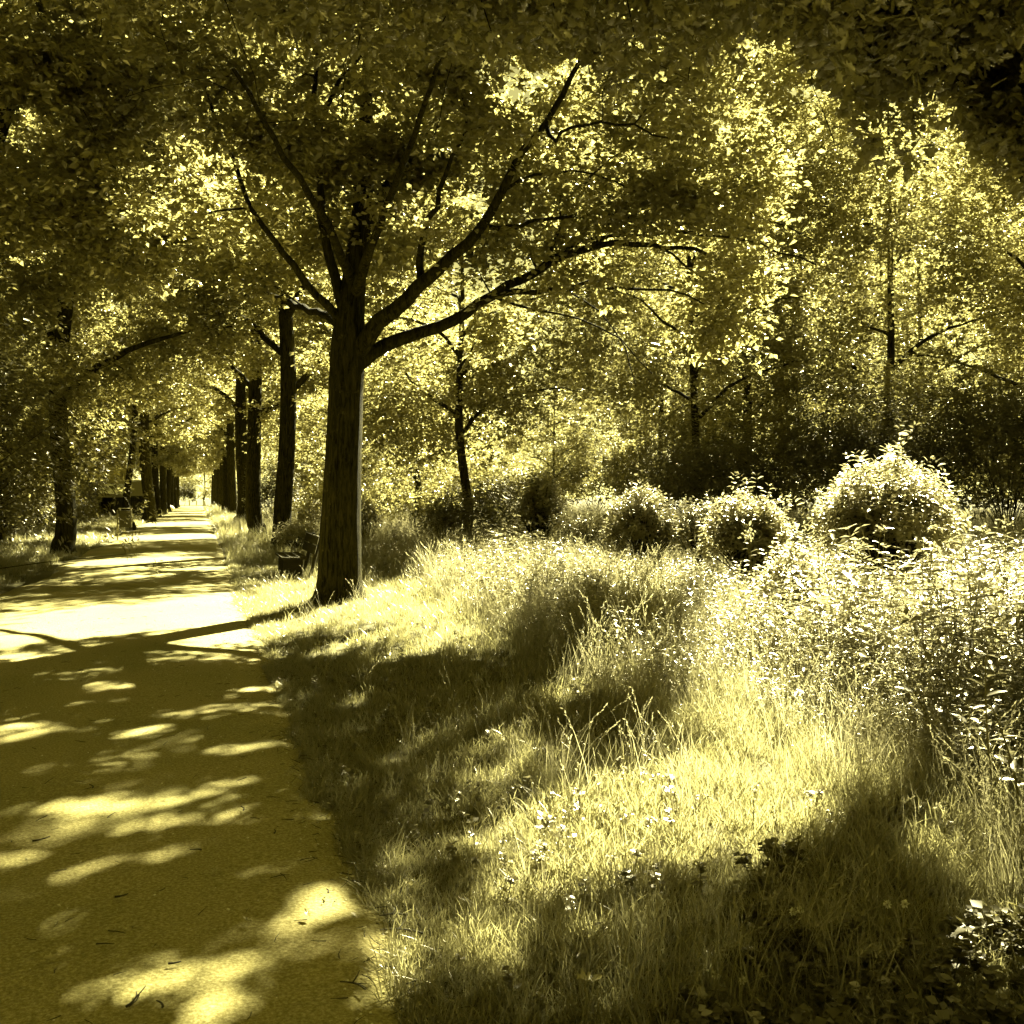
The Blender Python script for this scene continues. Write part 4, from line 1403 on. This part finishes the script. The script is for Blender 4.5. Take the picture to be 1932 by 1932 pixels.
for (u, v, L_, lab) in TW:
    p = foot(u, v)
    a = rng.uniform(0, 3.1)
    s = np.linspace(-.5, .5, 6)[:, None]
    q = np.array([math.cos(a), math.sin(a), 0]) * L_ * s + np.array([-math.sin(a), math.cos(a), 0]) * L_ * .5 * (s ** 2) + np.array([0, 0, .004])
    b = MB()
    b.tube(q, np.linspace(.0045, .002, 6), 5, True)
    if L_ > .085:
        b.tube(np.stack([q[3], q[3] + [L_ * .2, L_ * .25, .01], q[3] + [L_ * .3, L_ * .5, .012]]), [.003, .0025, .0015], 4, True)
    obj('twig', b.mesh('twig', True), TWIGM, None, label=lab, cat='twig', group='dead twigs on the path', loc=(p[0], p[1], .038))

# crumbs, bits of leaf and twig along the rim of the path and thinly over it
def debris(k):
    b = MB()
    if k == 0:
        V, F = leaf_arrays(np.array([[0, 0, .004]]), np.array([[1.0, .2, .1]]), np.array([[.2, .1, 1.0]]), .035, .02, HEX)
        b.add(V, F)
    elif k == 1:
        b.tube([(-.03, 0, .003), (0, .004, .004), (.035, -.002, .004)], [.002, .0018, .001], 4, True)
    else:
        V = unit(np.array([(1, 0, 0), (-1, .1, 0), (0, 1, .1), (.1, -1, 0), (0, 0, 1), (0, 0, -1)], float)) * [.008, .007, .005]
        b.add(V, [(0, 2, 4), (2, 1, 4), (1, 3, 4), (3, 0, 4), (2, 0, 5), (1, 2, 5), (3, 1, 5), (0, 3, 5)])
    return src_obj('debris', b.mesh('debris'), [(DRY, TWIGM, STONE)[k]])


bits = [debris(0), debris(1), debris(1), debris(2), debris(2), debris(1)]
yy = 1.5 + 16 * rng.random(3600) ** 1.4
xx = np.where(rng.random(3600) < .6, edge_r(yy) - .32 * rng.random(3600) ** 2 + .12 * rng.random(3600), rng.uniform(PL, PR, 3600))
scatter('leaf_litter', bits, np.stack([xx, yy, .010 + .035 * (1 - ((xx - (PL + PR) / 2) / ((PR - PL) / 2)) ** 2).clip(0, 1)], -1), rng.uniform(0, 6.28, 3600), rng.normal(0, .2, (3600, 2)),
        rng.uniform(.3, 1.1, 3600), rng.integers(0, 6, 3600))

# ------------------------------------------------------------------ bench behind the big oak
def rotz(a):
    return np.array([[math.cos(a), -math.sin(a), 0], [math.sin(a), math.cos(a), 0], [0, 0, 1]])


bp_ = np.array([1.55, 19.4, 0])
bz_ = float(ground_z(bp_[0], bp_[1]))
bench = empty('bench', (bp_[0] + .30, bp_[1], bz_), 'dark wooden bench half hidden behind the trunk of the big oak, facing the path', 'bench')
# local x: across (front is -x, towards the path), y: along the bench
for k in range(3):
    b = MB()
    b.box((-.32 + .155 * k, 0, .46), (.145, 1.7, .05), None, .008)
    obj('seat_plank', b.mesh('seat_plank'), WOOD, bench)
ca, sa = math.cos(R(-14)), math.sin(R(-14))
tilt_ = np.array([[ca, 0, -sa], [0, 1, 0], [sa, 0, ca]])
for k in range(2):
    b = MB()
    b.box((.19 + .045 * k, 0, .615 + .178 * k), (.045, 2.0, .17), tilt_, .008)
    obj('back_plank', b.mesh('back_plank'), WOOD, bench)
for yy in (-.6, .6):
    b = MB()
    b.box((-.17, yy, .215), (.36, .11, .43), None, .01)
    obj('leg', b.mesh('leg'), WOOD, bench)
    b = MB()
    b.box((.235, yy, .45), (.06, .08, .9), tilt_, .006)
    obj('back_post', b.mesh('back_post'), WOOD, bench)

# ------------------------------------------------------------------ litter bin on a post
lb_p = foot(222, 1020)
lb_d = float((lb_p - CAM) @ Fh)
lbz = float(ground_z(lb_p[0], lb_p[1]))
bin_ = empty('litter_bin', (lb_p[0], lb_p[1], lbz), 'litter bin on a steel post at the left edge of the path', 'litter bin')
b = MB()
b.tube([(0, 0, -.1), (0, 0, .5), (0, 0, 1.12)], [.03, .03, .03], 10, True)
obj('post', b.mesh('post', True), STEEL, bin_)
b = MB()
s0 = .19
rz = rotz(R(8))
for (cx, cy, sx, sy) in ((.28, -s0, .42, .012), (.28, s0, .42, .012), (.07, 0, .012, .38), (.49, 0, .012, .38)):
    b.box((cx, cy, .80), (sx, sy, .62), None, .003)
b.box((.28, 0, .50), (.42, .38, .012), None, .003)
obj('body', b.mesh('body'), METAL, bin_)
b = MB()
b.box((.28, 0, 1.19), (.47, .44, .025), None, .006)
b.box((.09, 0, 1.15), (.02, .40, .08))
b.box((.47, 0, 1.15), (.02, .40, .08))
obj('lid', b.mesh('lid'), STEEL, bin_)
b = MB()
b.box((.02, 0, .95), (.09, .10, .06))
b.box((.02, 0, .62), (.09, .10, .06))
obj('bracket', b.mesh('bracket'), STEEL, bin_)

# ------------------------------------------------------------------ timber screen, sheds and houses
scr = empty('timber_screen', (-6.75, 69.5, 0), 'timber screen of upright slats under a dark top beam, left of the avenue', 'screen')
SA = rotz(math.atan2(.7, 19))
b = MB()
b.box((0, 0, 2.62), (.32, 19.4, .16), SA, .01)
obj('top_beam', b.mesh('top_beam'), DARKBOARD, scr)
b = MB()
b.box((.055, 0, 1.25), (.05, 19.2, .12), SA, .01)
obj('middle_rail', b.mesh('middle_rail'), DARKBOARD, scr)
b = MB()
b.box((0, 0, 1.27), (.06, .8, 2.54), SA, .006)
sl = b.mesh('slat')
sl.materials.append(DARKBOARD)
for k in range(14):
    t = (k + .5) / 14
    obj('slat', sl, None, scr, loc=(.33 - .66 * t, -9 + 18 * t, 0))


def planks(parent, name, n, axis, size, start, step, mat, me=None):
    b = MB()
    b.box((0, 0, 0), size, None, .006)
    me = b.mesh(name)
    me.materials.append(mat)
    for k in range(n):
        p = np.array(start, float)
        p[axis] += step * k
        obj(name, me, None, parent, loc=p)


# low shed with a sunlit roof
hx, hy = at(214, 945, 75)[:2]
shed = empty('garden_shed', (hx, hy, 0), 'low dark shed with a white sunlit roof and open dark doorway, left of the avenue', 'shed')
W_, D_, H_ = 2.2, 2.6, 1.75
b = MB()
b.box((W_ / 2 - .06, 0, H_ / 2), (.12, D_, H_))
b.box((-W_ / 2 + .06, 0, H_ / 2), (.12, D_, H_))
b.box((0, D_ / 2 - .06, H_ / 2), (W_ - .26, .12, H_))
b.box((.5, -D_ / 2 + .06, H_ / 2), (.94, .12, H_))
obj('wall', b.mesh('wall'), DARKBOARD, shed)
planks(shed, 'wall_plank', 6, 0, (.142, .03, H_ - .02), (.15, -D_ / 2 - .017, H_ / 2 + .003), .15, DARKBOARD)
b = MB()
a_ = R(16)
b.box((0, 0, H_ + .42), (W_ + .3, D_ + .6, .07), [[1, 0, 0], [0, math.cos(a_), -math.sin(a_)], [0, math.sin(a_), math.cos(a_)]], .01)
obj('roof', b.mesh('roof'), WHITEPAINT, shed)
b = MB()
b.box((0, -D_ / 2 - .28, H_ - .03), (W_ + .5, .04, .26), None, .006)
obj('fascia', b.mesh('fascia'), PALEWOOD, shed)

# dark plank fence running from the shed towards the avenue
fn = empty('plank_fence', (hx + 1.75, hy + 1.5, 0), 'dark plank fence between the shed and the avenue trees', 'fence')
planks(fn, 'plank', 10, 0, (.14, .03, 1.7), (-.68, 0, .85), .15, DARKBOARD)
for zz in (.4, 1.35):
    b = MB()
    b.box((0, .041, zz), (1.5, .05, .09))
    obj('rail', b.mesh('rail'), DARKBOARD, fn)

# pale wall behind
pw = empty('garden_wall', (-5.5, 92, 0), 'pale rendered garden wall behind the plank fence', 'wall')
b = MB()
b.box((0, 0, 1.5), (2.4, .25, 3.0), None, .02)
obj('wall_face', b.mesh('wall_face'), PALEWOOD, pw)
b = MB()
b.box((0, 0, 3.06), (2.6, .4, .11), None, .02)
obj('coping', b.mesh('coping'), STONE, pw)


def house(name, label, cat, x, y, rot, w, d, hw, hr, wallm, n_courses, win, board=None):
    h = empty(name, (x, y, 0), label, cat)
    h.rotation_euler = (0, 0, rot)
    b = MB()
    b.box((0, 0, hw / 2), (w, d, hw))
    b.add([(-w / 2, -d / 2, hw), (w / 2, -d / 2, hw), (0, -d / 2, hw + hr), (-w / 2, d / 2, hw), (w / 2, d / 2, hw), (0, d / 2, hw + hr)],
          [(0, 1, 2), (5, 4, 3)], None)
    obj('wall', b.mesh('wall'), wallm, h)
    sl_ = math.hypot(w / 2 + .3, hr * (w / 2 + .3) / (w / 2))
    an = math.atan2(hr, w / 2)
    cm = MB()
    cm.box((0, 0, 0), (sl_ / n_courses * 1.12, d + .7, .035), None, .008)
    course = cm.mesh('tile_course')
    course.materials.append(ROOFTILE)
    for sg in (-1, 1):
        for k in range(n_courses):
            t = (k + .5) / n_courses
            o = obj('tile_course', course, None, h, loc=(sg * (w / 2 + .3) * (1 - t), 0, hw - .3 * hr / (w / 2) + t * hr * (w / 2 + .3) / (w / 2) + .06))
            o.rotation_euler = (0, sg * (an - .05), 0)
    b = MB()
    b.box((0, 0, hw + hr + .1), (.25, d + .74, .12), None, .03)
    obj('ridge', b.mesh('ridge'), ROOFTILE, h)
    for (cx, cz, ww, wh) in win:
        b = MB()
        for (ox, oz, sx, sz) in ((-ww / 2, 0, .07, wh + .07), (ww / 2, 0, .07, wh + .07), (0, wh / 2, ww - .07, .07), (0, -wh / 2, ww - .07, .07), (0, 0, .05, wh - .07)):
            b.box((cx + ox, -d / 2 - .02, cz + oz), (sx, .08, sz))
        f = obj('window', b.mesh('window'), WHITEPAINT, h)
        b = MB()
        b.box((cx, -d / 2 - .003, cz), (ww - .07, .02, wh - .07))
        obj('pane', b.mesh('pane'), METAL, f)
    if board:
        planks(h, 'siding_board', board, 2, (w - .1, .03, hw / board - .02), (0, -d / 2 - .017, hw / board / 2), hw / board, PALEWOOD)
    return h


house('tiled_house', 'house with a tiled roof rising behind the low shed, left of the avenue', 'house', -12.0, 105, R(90), 8, 9.4, 2.8, 3.4, PALEWOOD, 14, [(-1.6, 1.5, 1.1, 1.1), (1.6, 1.5, 1.1, 1.1)])
h2 = at(577, 925, 52)
house('clad_cabin', 'cabin of pale horizontal boards seen between two oak trunks right of the path', 'cabin', h2[0], h2[1], R(-17), 1.5, 2.4, 2.7, .7, PALEWOOD, 8, [], board=13)
b = MB()
b.box((0, 0, 1.5), (.14, .14, 3.0), None, .01)
o = obj('post', b.mesh('post'), WHITEPAINT, bpy.data.objects['clad_cabin'], loc=(.83, -1.3, 0))
shrub('hedge_bush', 'dark bush hiding the left side of the pale cabin', 'bush', (h2[0] - 1.9, h2[1] - 3, .05), 1.3, 3.6, 900, .16, LEAF_HEDGE, 'dark bushes under the wood', tpl=RHOMB)
# low dark hedge in front of the cabin
shrub('hedge_bush', 'low dark hedge in front of the pale cabin', 'bush', (h2[0] - .2, h2[1] - 5, .05), 1.9, 1.5, 800, .16, LEAF_HEDGE, 'dark bushes under the wood', tpl=RHOMB)

# ------------------------------------------------------------------ far end of the avenue
p = foot(345, 950)
b = MB()
for k in range(3):
    pass
th = np.linspace(0, 2 * np.pi, 13)[:-1]
rings = [(.0, .9), (.25, 1.0), (.55, .8), (.75, .45)]
V = np.concatenate([[[.9 * r * math.cos(t) * (1 + .12 * math.sin(3 * t + k)), .6 * r * math.sin(t), z * .9] for t in th] for k, (z, r) in enumerate(rings)] + [[[0, 0, .74]]])
Q = [[k * 12 + j, k * 12 + (j + 1) % 12, (k + 1) * 12 + (j + 1) % 12, (k + 1) * 12 + j] for k in range(3) for j in range(12)]
T = [[36 + j, 36 + (j + 1) % 12, 48] for j in range(12)]
b.add(V, T, Q)
obj('boulder', b.mesh('boulder', True), STONE, None, label='pale boulder on the left verge far down the avenue', cat='boulder', loc=(-3.6, 120, .05))
for k, (x, y) in enumerate([(-1.6, 186), (-.4, 186.5), (.9, 186)]):
    b = MB()
    b.tube([(0, 0, -.1), (0, 0, .5), (0, 0, .95), (0, 0, 1.02)], [.12, .12, .12, .09], 10, True)
    obj('bollard', b.mesh('bollard', True), WHITEPAINT, None, label='white bollard across the far end of the path, ' + ['left', 'middle', 'right'][k] + ' of three', cat='bollard', group='white bollards at the path end', loc=(x, y, .03))
shrub('shrub', 'dark round bush in the middle where the path ends', 'bush', (-2.6, 191, 0), 2.2, 4.2, 500, .4, LEAF_HEDGE, 'far bushes', tpl=RHOMB)
